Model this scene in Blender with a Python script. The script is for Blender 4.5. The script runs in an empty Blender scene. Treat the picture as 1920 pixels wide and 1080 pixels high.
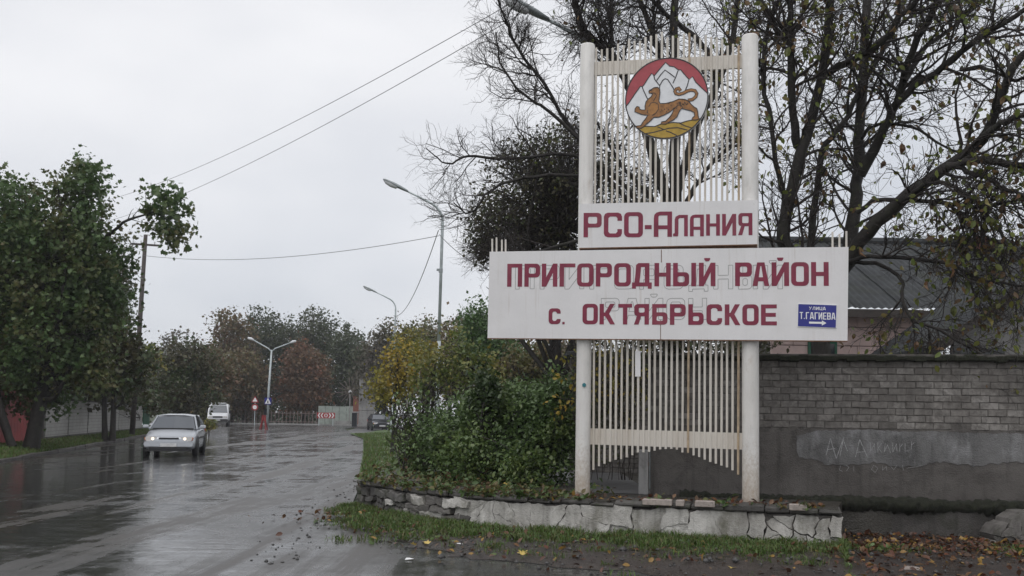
import bpy, math, random
import numpy as np
from mathutils import Vector, Matrix
from mathutils.geometry import tessellate_polygon

random.seed(7)
rng = np.random.default_rng(11)
R = math.radians
sc = bpy.context.scene
C = sc.collection

# ------------------------------------------------------------------ camera
F, PPY, EYE, PITCH, ROLL = 1867.0, 641.0, 1.6, R(4.1), 0.014
cam_d = bpy.data.cameras.new('camera')
cam_d.sensor_width = 36.0
cam_d.lens = 36.0 * F / 1920.0
cam_d.shift_y = (PPY - 540.0) / 1920.0
cam_d.clip_end = 3000.0
cam = bpy.data.objects.new('camera', cam_d)
C.objects.link(cam)
cam.matrix_world = Matrix.Translation((0, 0, EYE)) @ Matrix.Rotation(math.pi / 2 + PITCH, 4, 'X') @ Matrix.Rotation(ROLL, 4, 'Z')
sc.camera = cam
RC = np.array(cam.matrix_world.to_3x3())

# ------------------------------------------------------------------ sky and sun (overcast, wet autumn day)
SUN_EL, SUN_AZ = R(56), R(205)          # light comes from behind the camera, a little to the left
world = bpy.data.worlds.new('World')
sc.world = world
world.use_nodes = True
wn, wl = world.node_tree.nodes, world.node_tree.links
wn.clear()
w_out = wn.new('ShaderNodeOutputWorld')
w_mix = wn.new('ShaderNodeMixShader')
w_mix.inputs[0].default_value = 0.93
w_sky = wn.new('ShaderNodeTexSky')
w_sky.sky_type = 'NISHITA'
w_sky.sun_disc = False
w_sky.sun_elevation = SUN_EL
w_sky.sun_rotation = SUN_AZ
w_b1 = wn.new('ShaderNodeBackground')
w_b1.inputs[1].default_value = 0.1
w_b2 = wn.new('ShaderNodeBackground')
w_b2.inputs[1].default_value = 1.0
w_tc = wn.new('ShaderNodeTexCoord')
w_map = wn.new('ShaderNodeMapping')
w_map.inputs['Scale'].default_value = (1.0, 1.0, 2.2)
w_map.inputs['Location'].default_value = (0.35, 0.2, 0.1)
w_no = wn.new('ShaderNodeTexNoise')
w_no.inputs['Scale'].default_value = 2.0
w_no.inputs['Detail'].default_value = 4.0
w_no.inputs['Roughness'].default_value = 0.45
w_cr = wn.new('ShaderNodeValToRGB')
w_cr.color_ramp.elements[0].position = 0.3
w_cr.color_ramp.elements[0].color = (0.66, 0.69, 0.75, 1)
w_cr.color_ramp.elements[1].position = 0.68
w_cr.color_ramp.elements[1].color = (1.0, 1.0, 1.02, 1)
wl.new(w_tc.outputs['Generated'], w_map.inputs[0])
wl.new(w_map.outputs[0], w_no.inputs['Vector'])
wl.new(w_no.outputs[0], w_cr.inputs[0])
wl.new(w_cr.outputs[0], w_b2.inputs[0])
wl.new(w_sky.outputs[0], w_b1.inputs[0])
wl.new(w_b1.outputs[0], w_mix.inputs[1])
wl.new(w_b2.outputs[0], w_mix.inputs[2])
wl.new(w_mix.outputs[0], w_out.inputs[0])
sun_d = bpy.data.lights.new('sun', 'SUN')
sun_d.energy = 1.0
sun_d.angle = R(60)
sun_d.color = (1.0, 0.97, 0.93)
sun = bpy.data.objects.new('sun', sun_d)
C.objects.link(sun)
_sd = Vector((math.sin(SUN_AZ) * math.cos(SUN_EL), math.cos(SUN_AZ) * math.cos(SUN_EL), math.sin(SUN_EL)))
sun.rotation_euler = _sd.to_track_quat('Z', 'Y').to_euler()
sc.view_settings.view_transform = 'Standard'
sc.view_settings.look = 'None'
sc.view_settings.exposure = 0.0
sc.view_settings.gamma = 1.0
sc.view_settings.use_curve_mapping = False
sc.cycles.use_denoising = True
sc.cycles.max_bounces = 6
sc.cycles.transparent_max_bounces = 8
sc.cycles.volume_bounces = 0

# ------------------------------------------------------------------ pixel -> place helpers (measuring the photograph)
def ray(px, py):
    return RC @ np.array([(px - 960) / F, -(py - PPY) / F, -1.0])

def at(px, py, d):
    r = ray(px, py)
    return np.array([0, 0, EYE]) + r * (d / r[1])

def gnd(px, py, z=0.0):
    r = ray(px, py)
    return np.array([0, 0, EYE]) + r * ((z - EYE) / r[2])

# ------------------------------------------------------------------ materials
MATS = {}
def new_mat(name):
    m = bpy.data.materials.new(name)
    m.use_nodes = True
    nt = m.node_tree
    b = nt.nodes['Principled BSDF']
    MATS[name] = m
    return m, nt, b

def L_(nt, a, b):
    nt.links.new(a, b)

def noise(nt, scale, detail=4, rough=0.55, vec=None, dist=0.0):
    n = nt.nodes.new('ShaderNodeTexNoise')
    n.inputs['Scale'].default_value = scale
    n.inputs['Detail'].default_value = detail
    n.inputs['Roughness'].default_value = rough
    n.inputs['Distortion'].default_value = dist
    if vec is not None:
        L_(nt, vec, n.inputs['Vector'])
    return n.outputs[0]

def coord(nt, kind='Object', scale=(1, 1, 1), loc=(0, 0, 0), rot=(0, 0, 0)):
    t = nt.nodes.new('ShaderNodeTexCoord')
    mp = nt.nodes.new('ShaderNodeMapping')
    mp.inputs['Scale'].default_value = scale
    mp.inputs['Location'].default_value = loc
    mp.inputs['Rotation'].default_value = rot
    L_(nt, t.outputs[kind], mp.inputs[0])
    return mp.outputs[0]

def wpos(nt, scale=(1, 1, 1), rot=(0, 0, 0)):
    g = nt.nodes.new('ShaderNodeNewGeometry')
    mp = nt.nodes.new('ShaderNodeMapping')
    mp.inputs['Scale'].default_value = scale
    mp.inputs['Rotation'].default_value = rot
    L_(nt, g.outputs['Position'], mp.inputs[0])
    return mp.outputs[0]

def ramp(nt, fac, stops, interp='LINEAR'):
    r = nt.nodes.new('ShaderNodeValToRGB')
    r.color_ramp.interpolation = interp
    el = r.color_ramp.elements
    while len(el) < len(stops):
        el.new(0.5)
    for e, (p, c) in zip(el, stops):
        e.position = p
        if not hasattr(c, '__len__'):
            c = (c, c, c)
        e.color = (*c, 1) if len(c) == 3 else c
    L_(nt, fac, r.inputs[0])
    return r.outputs[0]

def mixc(nt, fac, a, b, blend='MIX'):
    m = nt.nodes.new('ShaderNodeMix')
    m.data_type = 'RGBA'
    m.blend_type = blend
    for sock, v in ((m.inputs[0], fac), (m.inputs[6], a), (m.inputs[7], b)):
        if hasattr(v, 'is_linked'):
            L_(nt, v, sock)
        elif hasattr(v, '__len__'):
            sock.default_value = (*v, 1)
        else:
            sock.default_value = v
    return m.outputs[2]

def math_(nt, op, a, b=0.0):
    m = nt.nodes.new('ShaderNodeMath')
    m.operation = op
    for sock, v in ((m.inputs[0], a), (m.inputs[1], b)):
        if hasattr(v, 'is_linked'):
            L_(nt, v, sock)
        else:
            sock.default_value = v
    return m.outputs[0]

def bump(nt, b, h, strength=0.3, dist=0.02):
    n = nt.nodes.new('ShaderNodeBump')
    n.inputs['Strength'].default_value = strength
    n.inputs['Distance'].default_value = dist
    L_(nt, h, n.inputs['Height'])
    L_(nt, n.outputs[0], b.inputs['Normal'])

def simple(name, col, rough=0.6, metal=0.0, var=0.15, scale=6.0, dirt=None, dirt_amt=0.5, bmp=0.0, spec=None, bscale=None):
    """plain paint / stone / metal with grain and optional dirt patches"""
    m, nt, b = new_mat(name)
    v = wpos(nt)
    n = noise(nt, scale, 5, 0.6, v)
    lo = tuple(c * (1 - var) for c in col)
    hi = tuple(min(1, c * (1 + var)) for c in col)
    c = ramp(nt, n, [(0.3, lo), (0.7, hi)])
    if dirt is not None:
        d = ramp(nt, noise(nt, scale * 0.45, 6, 0.65, wpos(nt, (1, 1, 0.6))), [(0.5, 0.0), (0.72, dirt_amt)])
        c = mixc(nt, d, c, dirt)
    L_(nt, c, b.inputs['Base Color'])
    b.inputs['Roughness'].default_value = rough
    b.inputs['Metallic'].default_value = metal
    if spec is not None:
        b.inputs['Specular IOR Level'].default_value = spec
    if bmp:
        bump(nt, b, noise(nt, bscale or scale * 4, 5, 0.6, v), bmp, 0.02)
    return m

def leaf_mat(name, cols, rough=0.42, trans=0.25, big=None, bigscale=0.35, spec=0.4):
    """cols: palette picked leaf by leaf; big: a second palette mixed in where a coarse noise is high"""
    m, nt, b = new_mat(name)
    g = nt.nodes.new('ShaderNodeNewGeometry')
    gain = 1.45
    cols = [tuple(x * gain for x in q) for q in cols]
    big = [tuple(x * gain for x in q) for q in big] if big is not None else None
    n = len(cols)
    c = ramp(nt, g.outputs['Random Per Island'], [((i + 0.5) / n, cc) for i, cc in enumerate(cols)])
    if big is not None:
        k = len(big)
        c2 = ramp(nt, g.outputs['Random Per Island'], [((i + 0.5) / k, cc) for i, cc in enumerate(big)])
        f = ramp(nt, noise(nt, bigscale, 2, 0.5, wpos(nt)), [(0.44, 0.0), (0.6, 0.9)])
        c = mixc(nt, f, c, c2)
    L_(nt, c, b.inputs['Base Color'])
    b.inputs['Roughness'].default_value = rough
    b.inputs['Specular IOR Level'].default_value = spec
    tr = nt.nodes.new('ShaderNodeBsdfTranslucent')
    L_(nt, c, tr.inputs[0])
    mx = nt.nodes.new('ShaderNodeMixShader')
    mx.inputs[0].default_value = trans
    L_(nt, b.outputs[0], mx.inputs[1])
    L_(nt, tr.outputs[0], mx.inputs[2])
    L_(nt, mx.outputs[0], nt.nodes['Material Output'].inputs[0])
    return m

# --- ground and road
def mat_road():
    m, nt, b = new_mat('wet_asphalt')
    # tracks run along the road, about 11 degrees left of straight ahead
    rot = (0, 0, R(-11.5))
    mud = noise(nt, 1.0, 6, 0.62, wpos(nt, (0.75, 0.05, 1), rot), 0.35)
    fine = noise(nt, 1.0, 5, 0.65, wpos(nt, (3.2, 0.35, 1), rot), 0.5)
    patch = noise(nt, 0.34, 6, 0.66, wpos(nt, (0.7, 1.5, 1), (0, 0, R(6))), 0.9)
    mott = noise(nt, 2.3, 6, 0.68, wpos(nt))
    grain = noise(nt, 85, 3, 0.65, wpos(nt))
    col = ramp(nt, grain, [(0.35, (0.030, 0.030, 0.031)), (0.7, (0.098, 0.097, 0.095))])
    col = mixc(nt, ramp(nt, mott, [(0.45, 0.0), (0.7, 0.5)]), col, (0.028, 0.027, 0.026))
    mudf = math_(nt, 'MULTIPLY', ramp(nt, mud, [(0.50, 0.0), (0.60, 0.95)]), ramp(nt, fine, [(0.34, 0.15), (0.62, 1.0)]))
    col = mixc(nt, mudf, col, (0.046, 0.036, 0.029))
    L_(nt, col, b.inputs['Base Color'])
    b.inputs['IOR'].default_value = 1.5
    # how much water stands on it: 1 = closed film, 0 = drained stone
    sx = nt.nodes.new('ShaderNodeSeparateXYZ')
    L_(nt, wpos(nt, (1, 1, 1)), sx.inputs[0])
    across = math_(nt, 'ADD', sx.outputs[0], math_(nt, 'MULTIPLY', sx.outputs[1], 0.21))      # metres across the road
    mr = nt.nodes.new('ShaderNodeMapRange')
    mr.inputs['From Min'].default_value = -4.6
    mr.inputs['From Max'].default_value = -0.6
    mr.inputs['To Min'].default_value = 0.12
    mr.inputs['To Max'].default_value = -0.01
    L_(nt, across, mr.inputs['Value'])
    wet = math_(nt, 'SUBTRACT', math_(nt, 'ADD', math_(nt, 'MULTIPLY', patch, 0.55), math_(nt, 'MULTIPLY', mott, 0.45)), math_(nt, 'MULTIPLY', mudf, 0.30))
    wet = math_(nt, 'ADD', wet, mr.outputs[0])
    wet = math_(nt, 'SUBTRACT', wet, math_(nt, 'MULTIPLY', ramp(nt, fine, [(0.45, 0.0), (0.7, 1.0)]), 0.10))
    L_(nt, ramp(nt, wet, [(0.32, 0.42), (0.44, 0.28), (0.56, 0.07)]), b.inputs['Roughness'])
    rip = noise(nt, 1.0, 5, 0.62, wpos(nt, (0.9, 4.6, 1), (0, 0, R(3))), 0.9)
    shallow = ramp(nt, wet, [(0.30, 1.0), (0.56, 0.03)])
    h = math_(nt, 'ADD', math_(nt, 'MULTIPLY', math_(nt, 'MULTIPLY', grain, shallow), 0.50), math_(nt, 'MULTIPLY', rip, 1.1))
    bump(nt, b, h, 0.40, 0.012)
    return m
mat_road()

def mat_soil(name, base, lite, green=None, rough=0.75, wetness=0.0):
    m, nt, b = new_mat(name)
    v = wpos(nt)
    n1 = noise(nt, 3.0, 6, 0.65, v)
    n2 = noise(nt, 40.0, 4, 0.6, v)
    c = ramp(nt, n1, [(0.3, base), (0.72, lite)])
    c = mixc(nt, ramp(nt, n2, [(0.35, 0.0), (0.75, 0.5)]), c, tuple(x * 0.5 for x in base))
    if green is not None:
        c = mixc(nt, ramp(nt, noise(nt, 0.9, 5, 0.6, v), [(0.42, 0.0), (0.62, 0.85)]), c, green)
    L_(nt, c, b.inputs['Base Color'])
    if wetness:
        L_(nt, ramp(nt, noise(nt, 1.6, 4, 0.6, v), [(0.4, rough), (0.65, rough - wetness)]), b.inputs['Roughness'])
    else:
        b.inputs['Roughness'].default_value = rough
    bump(nt, b, math_(nt, 'ADD', n2, n1), 0.6, 0.04)
    return m
mat_soil('wet_dirt', (0.034, 0.026, 0.023), (0.075, 0.060, 0.052), None, 0.52, 0.34)
mat_soil('grass_soil', (0.030, 0.036, 0.016), (0.055, 0.062, 0.025), (0.040, 0.070, 0.018))
mat_soil('lawn', (0.050, 0.085, 0.022), (0.085, 0.130, 0.034), (0.070, 0.120, 0.028))
mat_soil('terrace_soil', (0.040, 0.035, 0.028), (0.085, 0.078, 0.066), None, 0.6, 0.25)
simple('wet_paving', (0.13, 0.13, 0.135), 0.28, var=0.3, scale=2.0, dirt=(0.05, 0.045, 0.04), bmp=0.25)

# --- masonry
def mat_brick(name, cols, dirt):
    m, nt, b = new_mat(name)
    oi = nt.nodes.new('ShaderNodeObjectInfo')
    c = ramp(nt, oi.outputs['Random'], [(i / (len(cols) - 1), cc) for i, cc in enumerate(cols)])
    v = wpos(nt)
    c = mixc(nt, ramp(nt, noise(nt, 11, 6, 0.7, v, 0.4), [(0.40, 0.0), (0.66, 0.85)]), c, dirt)
    c = mixc(nt, ramp(nt, noise(nt, 1.0, 4, 0.6, wpos(nt, (6, 6, 0.8))), [(0.5, 0.0), (0.72, 0.6)]), c, tuple(x * 0.7 for x in dirt))
    c = mixc(nt, ramp(nt, noise(nt, 1.1, 4, 0.6, v), [(0.45, 0.0), (0.7, 0.55)]), c, dirt)
    L_(nt, c, b.inputs['Base Color'])
    b.inputs['Roughness'].default_value = 0.72
    bump(nt, b, noise(nt, 45, 5, 0.65, v), 0.5, 0.012)
    return m
mat_brick('grey_brick', [(0.15, 0.138, 0.126), (0.25, 0.234, 0.216), (0.18, 0.166, 0.152), (0.31, 0.292, 0.272), (0.21, 0.192, 0.176)], (0.075, 0.067, 0.060))
simple('dark_mortar', (0.105, 0.096, 0.088), 0.85, var=0.45, scale=9, bmp=0.5)

def mat_render(name, base, lite, moss, moss_z, rough=0.65, spec=0.35):
    """old cement render: patchy greys, vertical wash-down streaks, speckle"""
    m, nt, b = new_mat(name)
    v = wpos(nt)
    c = ramp(nt, noise(nt, 0.9, 6, 0.62, v, 0.4), [(0.3, base), (0.7, lite)])
    st = noise(nt, 1.0, 4, 0.6, wpos(nt, (9, 9, 0.7)))
    c = mixc(nt, ramp(nt, st, [(0.52, 0.0), (0.75, 0.55)]), c, tuple(x * 0.45 for x in base))
    c = mixc(nt, ramp(nt, noise(nt, 5.0, 7, 0.72, v, 0.5), [(0.50, 0.0), (0.70, 0.6)]), c, tuple(x * 0.6 for x in base))
    sp = noise(nt, 55, 3, 0.7, v)
    c = mixc(nt, ramp(nt, sp, [(0.62, 0.0), (0.75, 0.6)]), c, tuple(x * 0.35 for x in base))
    if moss is not None:
        mo = noise(nt, 4, 5, 0.65, wpos(nt, (1, 1, 0.5)))
        c = mixc(nt, ramp(nt, mo, [(0.52, 0.0), (0.7, 0.7)]), c, moss)
    L_(nt, c, b.inputs['Base Color'])
    b.inputs['Roughness'].default_value = rough
    b.inputs['Specular IOR Level'].default_value = spec
    bump(nt, b, math_(nt, 'ADD', noise(nt, 7, 6, 0.65, v), noise(nt, 60, 3, 0.6, v)), 0.7, 0.022)
    return m
mat_render('cement_render', (0.070, 0.062, 0.057), (0.155, 0.143, 0.133), None, 0)
mat_render('cement_patch', (0.085, 0.083, 0.082), (0.215, 0.212, 0.210), (0.30, 0.30, 0.305), 0)
mat_render('whitewash', (0.24, 0.225, 0.20), (0.70, 0.68, 0.645), (0.11, 0.105, 0.07), 0)
mat_render('rubble_stone', (0.085, 0.078, 0.072), (0.24, 0.225, 0.21), (0.05, 0.055, 0.03), 0)
mat_render('cap_stone', (0.060, 0.056, 0.052), (0.15, 0.142, 0.134), (0.045, 0.055, 0.022), 0)
mat_render('foundation', (0.050, 0.045, 0.042), (0.14, 0.130, 0.122), (0.035, 0.04, 0.022), 0)
mat_render('concrete', (0.26, 0.255, 0.25), (0.42, 0.415, 0.41), None, 0)
simple('moss', (0.017, 0.019, 0.010), 0.9, var=0.5, scale=18, dirt=(0.02, 0.016, 0.012), dirt_amt=0.8, bmp=1.0)
simple('light_brick', (0.36, 0.31, 0.28), 0.7, var=0.2, scale=20, dirt=(0.12, 0.1, 0.085), bmp=0.5)
simple('chalk', (0.33, 0.33, 0.33), 0.9, var=0.35, scale=40)

def mat_wall_tex():
    m, nt, b = new_mat('far_white_brick')
    br = nt.nodes.new('ShaderNodeTexBrick')
    br.inputs['Color1'].default_value = (0.36, 0.35, 0.335, 1)
    br.inputs['Color2'].default_value = (0.32, 0.31, 0.295, 1)
    br.inputs['Mortar'].default_value = (0.235, 0.225, 0.215, 1)
    br.inputs['Scale'].default_value = 1.0
    br.inputs['Mortar Size'].default_value = 0.014
    br.inputs['Brick Width'].default_value = 0.26
    br.inputs['Row Height'].default_value = 0.15
    L_(nt, coord(nt, 'Object', (1, 1, 1), (0, 0, 0), (R(-90), 0, 0)), br.inputs['Vector'])
    c = mixc(nt, ramp(nt, noise(nt, 1.5, 5, 0.6, wpos(nt)), [(0.45, 0.0), (0.75, 0.6)]), br.outputs[0], (0.2, 0.19, 0.175))
    L_(nt, c, b.inputs['Base Color'])
    b.inputs['Roughness'].default_value = 0.8
    return m
mat_wall_tex()

# --- paint and metal
def mat_sign_white(name, base, streak, amt, rust, splash=False):
    m, nt, b = new_mat(name)
    v = wpos(nt)
    c = ramp(nt, noise(nt, 2.2, 5, 0.6, v), [(0.3, tuple(x * 0.93 for x in base)), (0.7, base)])
    st = noise(nt, 1.0, 5, 0.6, wpos(nt, (5, 5, 0.5)))
    c = mixc(nt, ramp(nt, st, [(0.5, 0.0), (0.78, amt)]), c, streak)
    ru = noise(nt, 3.4, 6, 0.7, wpos(nt, (1.5, 1.5, 0.6)))
    c = mixc(nt, ramp(nt, ru, [(0.6, 0.0), (0.78, rust)]), c, (0.33, 0.22, 0.13))
    sp_ = noise(nt, 30, 5, 0.7, wpos(nt, (1, 1, 0.8)))
    c = mixc(nt, ramp(nt, sp_, [(0.60, 0.0), (0.76, 0.45)]), c, streak)
    if splash:
        sz = nt.nodes.new('ShaderNodeSeparateXYZ')
        L_(nt, wpos(nt), sz.inputs[0])
        lowz = ramp(nt, math_(nt, 'ADD', math_(nt, 'MULTIPLY', sz.outputs[2], 0.5), math_(nt, 'MULTIPLY', math_(nt, 'SUBTRACT', sp_, 0.5), 0.8)), [(0.22, 0.85), (0.62, 0.0)])
        c = mixc(nt, lowz, c, (0.36, 0.28, 0.20))
        c = mixc(nt, ramp(nt, noise(nt, 2.6, 6, 0.7, wpos(nt, (2, 2, 0.7))), [(0.48, 0.0), (0.7, 0.5)]), c, (0.46, 0.45, 0.43))
    run = noise(nt, 1.0, 6, 0.65, wpos(nt, (22, 22, 0.9)))
    c = mixc(nt, math_(nt, 'MULTIPLY', ramp(nt, run, [(0.55, 0.0), (0.74, 1.0)]), ramp(nt, noise(nt, 1.7, 3, 0.5, v), [(0.45, 0.0), (0.65, 0.5)])), c, (0.40, 0.33, 0.26))
    L_(nt, c, b.inputs['Base Color'])
    L_(nt, ramp(nt, sp_, [(0.4, 0.36), (0.7, 0.6)]), b.inputs['Roughness'])
    bump(nt, b, math_(nt, 'ADD', noise(nt, 3.5, 4, 0.55, v), math_(nt, 'MULTIPLY', sp_, 0.15)), 0.22, 0.03)
    return m
mat_sign_white('panel_white', (0.76, 0.745, 0.745), (0.56, 0.54, 0.51), 0.22, 0.10)
mat_sign_white('post_white', (0.74, 0.72, 0.69), (0.48, 0.45, 0.41), 0.55, 0.45, True)
mat_sign_white('bar_white', (0.72, 0.675, 0.61), (0.46, 0.39, 0.31), 0.6, 0.6)
simple('bar_rusty', (0.46, 0.36, 0.25), 0.6, var=0.25, scale=8, dirt=(0.25, 0.15, 0.09), dirt_amt=0.7)
simple('rust', (0.16, 0.085, 0.05), 0.85, var=0.4, scale=25, bmp=0.4)
simple('letter_red', (0.205, 0.014, 0.045), 0.45, var=0.18, scale=7, dirt=(0.26, 0.07, 0.09), dirt_amt=0.5)
simple('ridge_shade_paint', (0.30, 0.30, 0.29), 0.5, var=0.2, scale=10)  # dirtier paint, with the shading of the raised edges put into its grey
simple('sign_blue', (0.018, 0.022, 0.22), 0.3, var=0.1)
simple('sign_white', (0.80, 0.80, 0.80), 0.4, var=0.05)
simple('emblem_white', (0.74, 0.75, 0.77), 0.5, var=0.07, scale=12, dirt=(0.6, 0.6, 0.6), dirt_amt=0.3)
simple('emblem_red', (0.38, 0.060, 0.075), 0.5, var=0.12, scale=10)
simple('emblem_line', (0.025, 0.022, 0.025), 0.5, var=0.2)
simple('emblem_tan', (0.30, 0.135, 0.040), 0.5, var=0.35, scale=22)
simple('emblem_tan_light', (0.37, 0.17, 0.045), 0.5, var=0.2, scale=22)
simple('emblem_gold', (0.42, 0.27, 0.035), 0.5, var=0.22, scale=16)
simple('teal_paint', (0.02, 0.16, 0.19), 0.5)
simple('galvanised', (0.50, 0.55, 0.56), 0.5, 0.2, var=0.15, scale=5, dirt=(0.22, 0.25, 0.25))
simple('lamp_white', (0.72, 0.73, 0.75), 0.35, var=0.06)
simple('lamp_grey', (0.32, 0.35, 0.36), 0.45, var=0.15)
simple('lamp_glass', (0.55, 0.58, 0.60), 0.15, var=0.05)
simple('wire_black', (0.17, 0.17, 0.175), 0.6)
simple('wood_pole', (0.075, 0.062, 0.058), 0.85, var=0.3, scale=10, bmp=0.4)
simple('bark_dark', (0.019, 0.015, 0.013), 0.7, var=0.45, scale=9, dirt=(0.055, 0.060, 0.035), dirt_amt=0.5, bmp=0.9, bscale=26)
simple('bark_grey', (0.062, 0.056, 0.050), 0.75, var=0.4, scale=9, dirt=(0.055, 0.060, 0.035), dirt_amt=0.5, bmp=0.8, bscale=24)
simple('twig', (0.030, 0.023, 0.020), 0.65, var=0.35, scale=12)
simple('birch_bark', (0.42, 0.41, 0.39), 0.7, var=0.3, scale=9, dirt=(0.08, 0.075, 0.07), dirt_amt=0.95)
simple('red_paint', (0.27, 0.024, 0.026), 0.5, var=0.25, scale=3, dirt=(0.08, 0.02, 0.02))
simple('bright_red', (0.36, 0.03, 0.035), 0.45, var=0.15)
simple('green_paint', (0.015, 0.10, 0.055), 0.5)
simple('rail_pink', (0.20, 0.15, 0.14), 0.75, var=0.25, scale=4)
simple('pink_wall', (0.62, 0.47, 0.44), 0.8, var=0.12, scale=4, dirt=(0.42, 0.33, 0.31), dirt_amt=0.5, bmp=0.2)
simple('grey_wall', (0.22, 0.215, 0.21), 0.8, var=0.2, scale=3, dirt=(0.15, 0.14, 0.13), bmp=0.2)
simple('slate', (0.052, 0.055, 0.058), 0.85, spec=0.2, var=0.3, scale=2.5, dirt=(0.05, 0.055, 0.04), dirt_amt=0.6)
simple('dark_board', (0.06, 0.05, 0.045), 0.75, var=0.3, scale=6)
simple('brick_red', (0.22, 0.085, 0.06), 0.8, var=0.2, scale=8)
simple('pale_green_wall', (0.32, 0.36, 0.33), 0.75, var=0.2, scale=2, dirt=(0.18, 0.19, 0.17))
simple('car_silver', (0.48, 0.50, 0.53), 0.26, 0.5, var=0.04)
simple('car_white', (0.74, 0.75, 0.77), 0.28, var=0.05)
simple('car_dark', (0.03, 0.033, 0.04), 0.22, 0.2, var=0.05)
simple('car_black_plastic', (0.02, 0.02, 0.021), 0.55)
simple('tyre', (0.016, 0.016, 0.016), 0.75)
simple('rim', (0.26, 0.26, 0.27), 0.4, 0.6)
simple('plate_white', (0.62, 0.62, 0.62), 0.4)
simple('indicator', (0.55, 0.16, 0.03), 0.2)
simple('stone_dark', (0.07, 0.068, 0.066), 0.45, var=0.4, scale=9, bmp=0.6)
simple('litter', (0.70, 0.70, 0.70), 0.5)

def mat_glass():
    m, nt, b = new_mat('car_glass')
    b.inputs['Base Color'].default_value = (0.10, 0.11, 0.125, 1)
    b.inputs['Roughness'].default_value = 0.06
    b.inputs['IOR'].default_value = 1.6
    m, nt, b = new_mat('window_glass')
    b.inputs['Base Color'].default_value = (0.02, 0.025, 0.028, 1)
    b.inputs['Roughness'].default_value = 0.08
    m, nt, b = new_mat('headlight_glass')
    b.inputs['Base Color'].default_value = (0.62, 0.60, 0.58, 1)
    b.inputs['Roughness'].default_value = 0.1
    b.inputs['Coat Weight'].default_value = 0.6
    m, nt, b = new_mat('headlight_lit')
    b.inputs['Base Color'].default_value = (0.9, 0.85, 0.75, 1)
    b.inputs['Emission Color'].default_value = (1.0, 0.86, 0.70, 1)
    b.inputs['Emission Strength'].default_value = 0.9
mat_glass()

# --- foliage palettes (albedo)
leaf_mat('leaf_maple', [(0.044, 0.080, 0.026), (0.060, 0.100, 0.034), (0.080, 0.122, 0.042), (0.052, 0.080, 0.030)], big=[(0.080, 0.078, 0.026), (0.056, 0.082, 0.026), (0.095, 0.078, 0.030)], bigscale=0.6)
leaf_mat('leaf_dark', [(0.034, 0.058, 0.021), (0.050, 0.074, 0.026), (0.042, 0.052, 0.018), (0.045, 0.040, 0.018)], big=[(0.045, 0.034, 0.018), (0.048, 0.044, 0.018)], bigscale=0.5)
leaf_mat('leaf_olive', [(0.062, 0.078, 0.026), (0.085, 0.092, 0.030), (0.105, 0.096, 0.034), (0.070, 0.066, 0.028)], big=[(0.10, 0.065, 0.028), (0.085, 0.055, 0.026)], bigscale=0.25)
leaf_mat('leaf_brown', [(0.110, 0.074, 0.034), (0.125, 0.086, 0.038), (0.090, 0.074, 0.032), (0.090, 0.086, 0.034)], big=[(0.105, 0.060, 0.038), (0.070, 0.062, 0.030)], bigscale=0.25)
leaf_mat('leaf_red', [(0.18, 0.080, 0.045), (0.145, 0.068, 0.040), (0.110, 0.075, 0.042), (0.090, 0.054, 0.036)], big=[(0.10, 0.078, 0.040), (0.115, 0.07, 0.042)], bigscale=0.3)
leaf_mat('leaf_forest', [(0.036, 0.050, 0.025), (0.048, 0.064, 0.031), (0.042, 0.054, 0.028), (0.058, 0.068, 0.034)], big=[(0.060, 0.060, 0.030), (0.050, 0.064, 0.028)], bigscale=0.2)
leaf_mat('leaf_grey', [(0.095, 0.080, 0.068), (0.075, 0.062, 0.052), (0.060, 0.060, 0.040)], big=[(0.060, 0.065, 0.030), (0.085, 0.07, 0.04)], bigscale=0.2)
leaf_mat('leaf_yellow', [(0.27, 0.19, 0.026), (0.21, 0.165, 0.026), (0.150, 0.145, 0.026), (0.30, 0.20, 0.030)], big=[(0.14, 0.145, 0.028), (0.18, 0.155, 0.028)], bigscale=0.7)
leaf_mat('leaf_yellowgreen', [(0.095, 0.115, 0.028), (0.075, 0.105, 0.026), (0.125, 0.125, 0.030), (0.060, 0.088, 0.025)], big=[(0.19, 0.14, 0.028), (0.14, 0.13, 0.028)], bigscale=0.6)
leaf_mat('leaf_fresh', [(0.055, 0.100, 0.032), (0.072, 0.118, 0.038), (0.046, 0.082, 0.028)])
leaf_mat('leaf_hedge', [(0.060, 0.098, 0.032), (0.080, 0.128, 0.044), (0.108, 0.160, 0.060), (0.044, 0.072, 0.026)], rough=0.32, big=[(0.085, 0.130, 0.038), (0.120, 0.150, 0.042), (0.066, 0.104, 0.034)], bigscale=1.1, spec=0.55)
leaf_mat('leaf_vine', [(0.018, 0.032, 0.011), (0.028, 0.048, 0.015), (0.040, 0.060, 0.020)], rough=0.35)
leaf_mat('leaf_walnut', [(0.115, 0.135, 0.030), (0.085, 0.115, 0.028), (0.150, 0.140, 0.034), (0.095, 0.120, 0.030), (0.13, 0.078, 0.030), (0.085, 0.052, 0.028)], rough=0.45, trans=0.4)
leaf_mat('leaf_plum', [(0.066, 0.060, 0.036), (0.085, 0.078, 0.040), (0.052, 0.050, 0.032), (0.066, 0.082, 0.036)], rough=0.5, trans=0.25)
leaf_mat('leaf_weed', [(0.050, 0.085, 0.026), (0.070, 0.100, 0.030), (0.038, 0.062, 0.022), (0.11, 0.10, 0.03), (0.075, 0.045, 0.025)], rough=0.4)
leaf_mat('grass_blade', [(0.045, 0.085, 0.018), (0.066, 0.118, 0.024), (0.085, 0.130, 0.030), (0.050, 0.066, 0.022), (0.105, 0.095, 0.040)], rough=0.4, trans=0.25)
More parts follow.
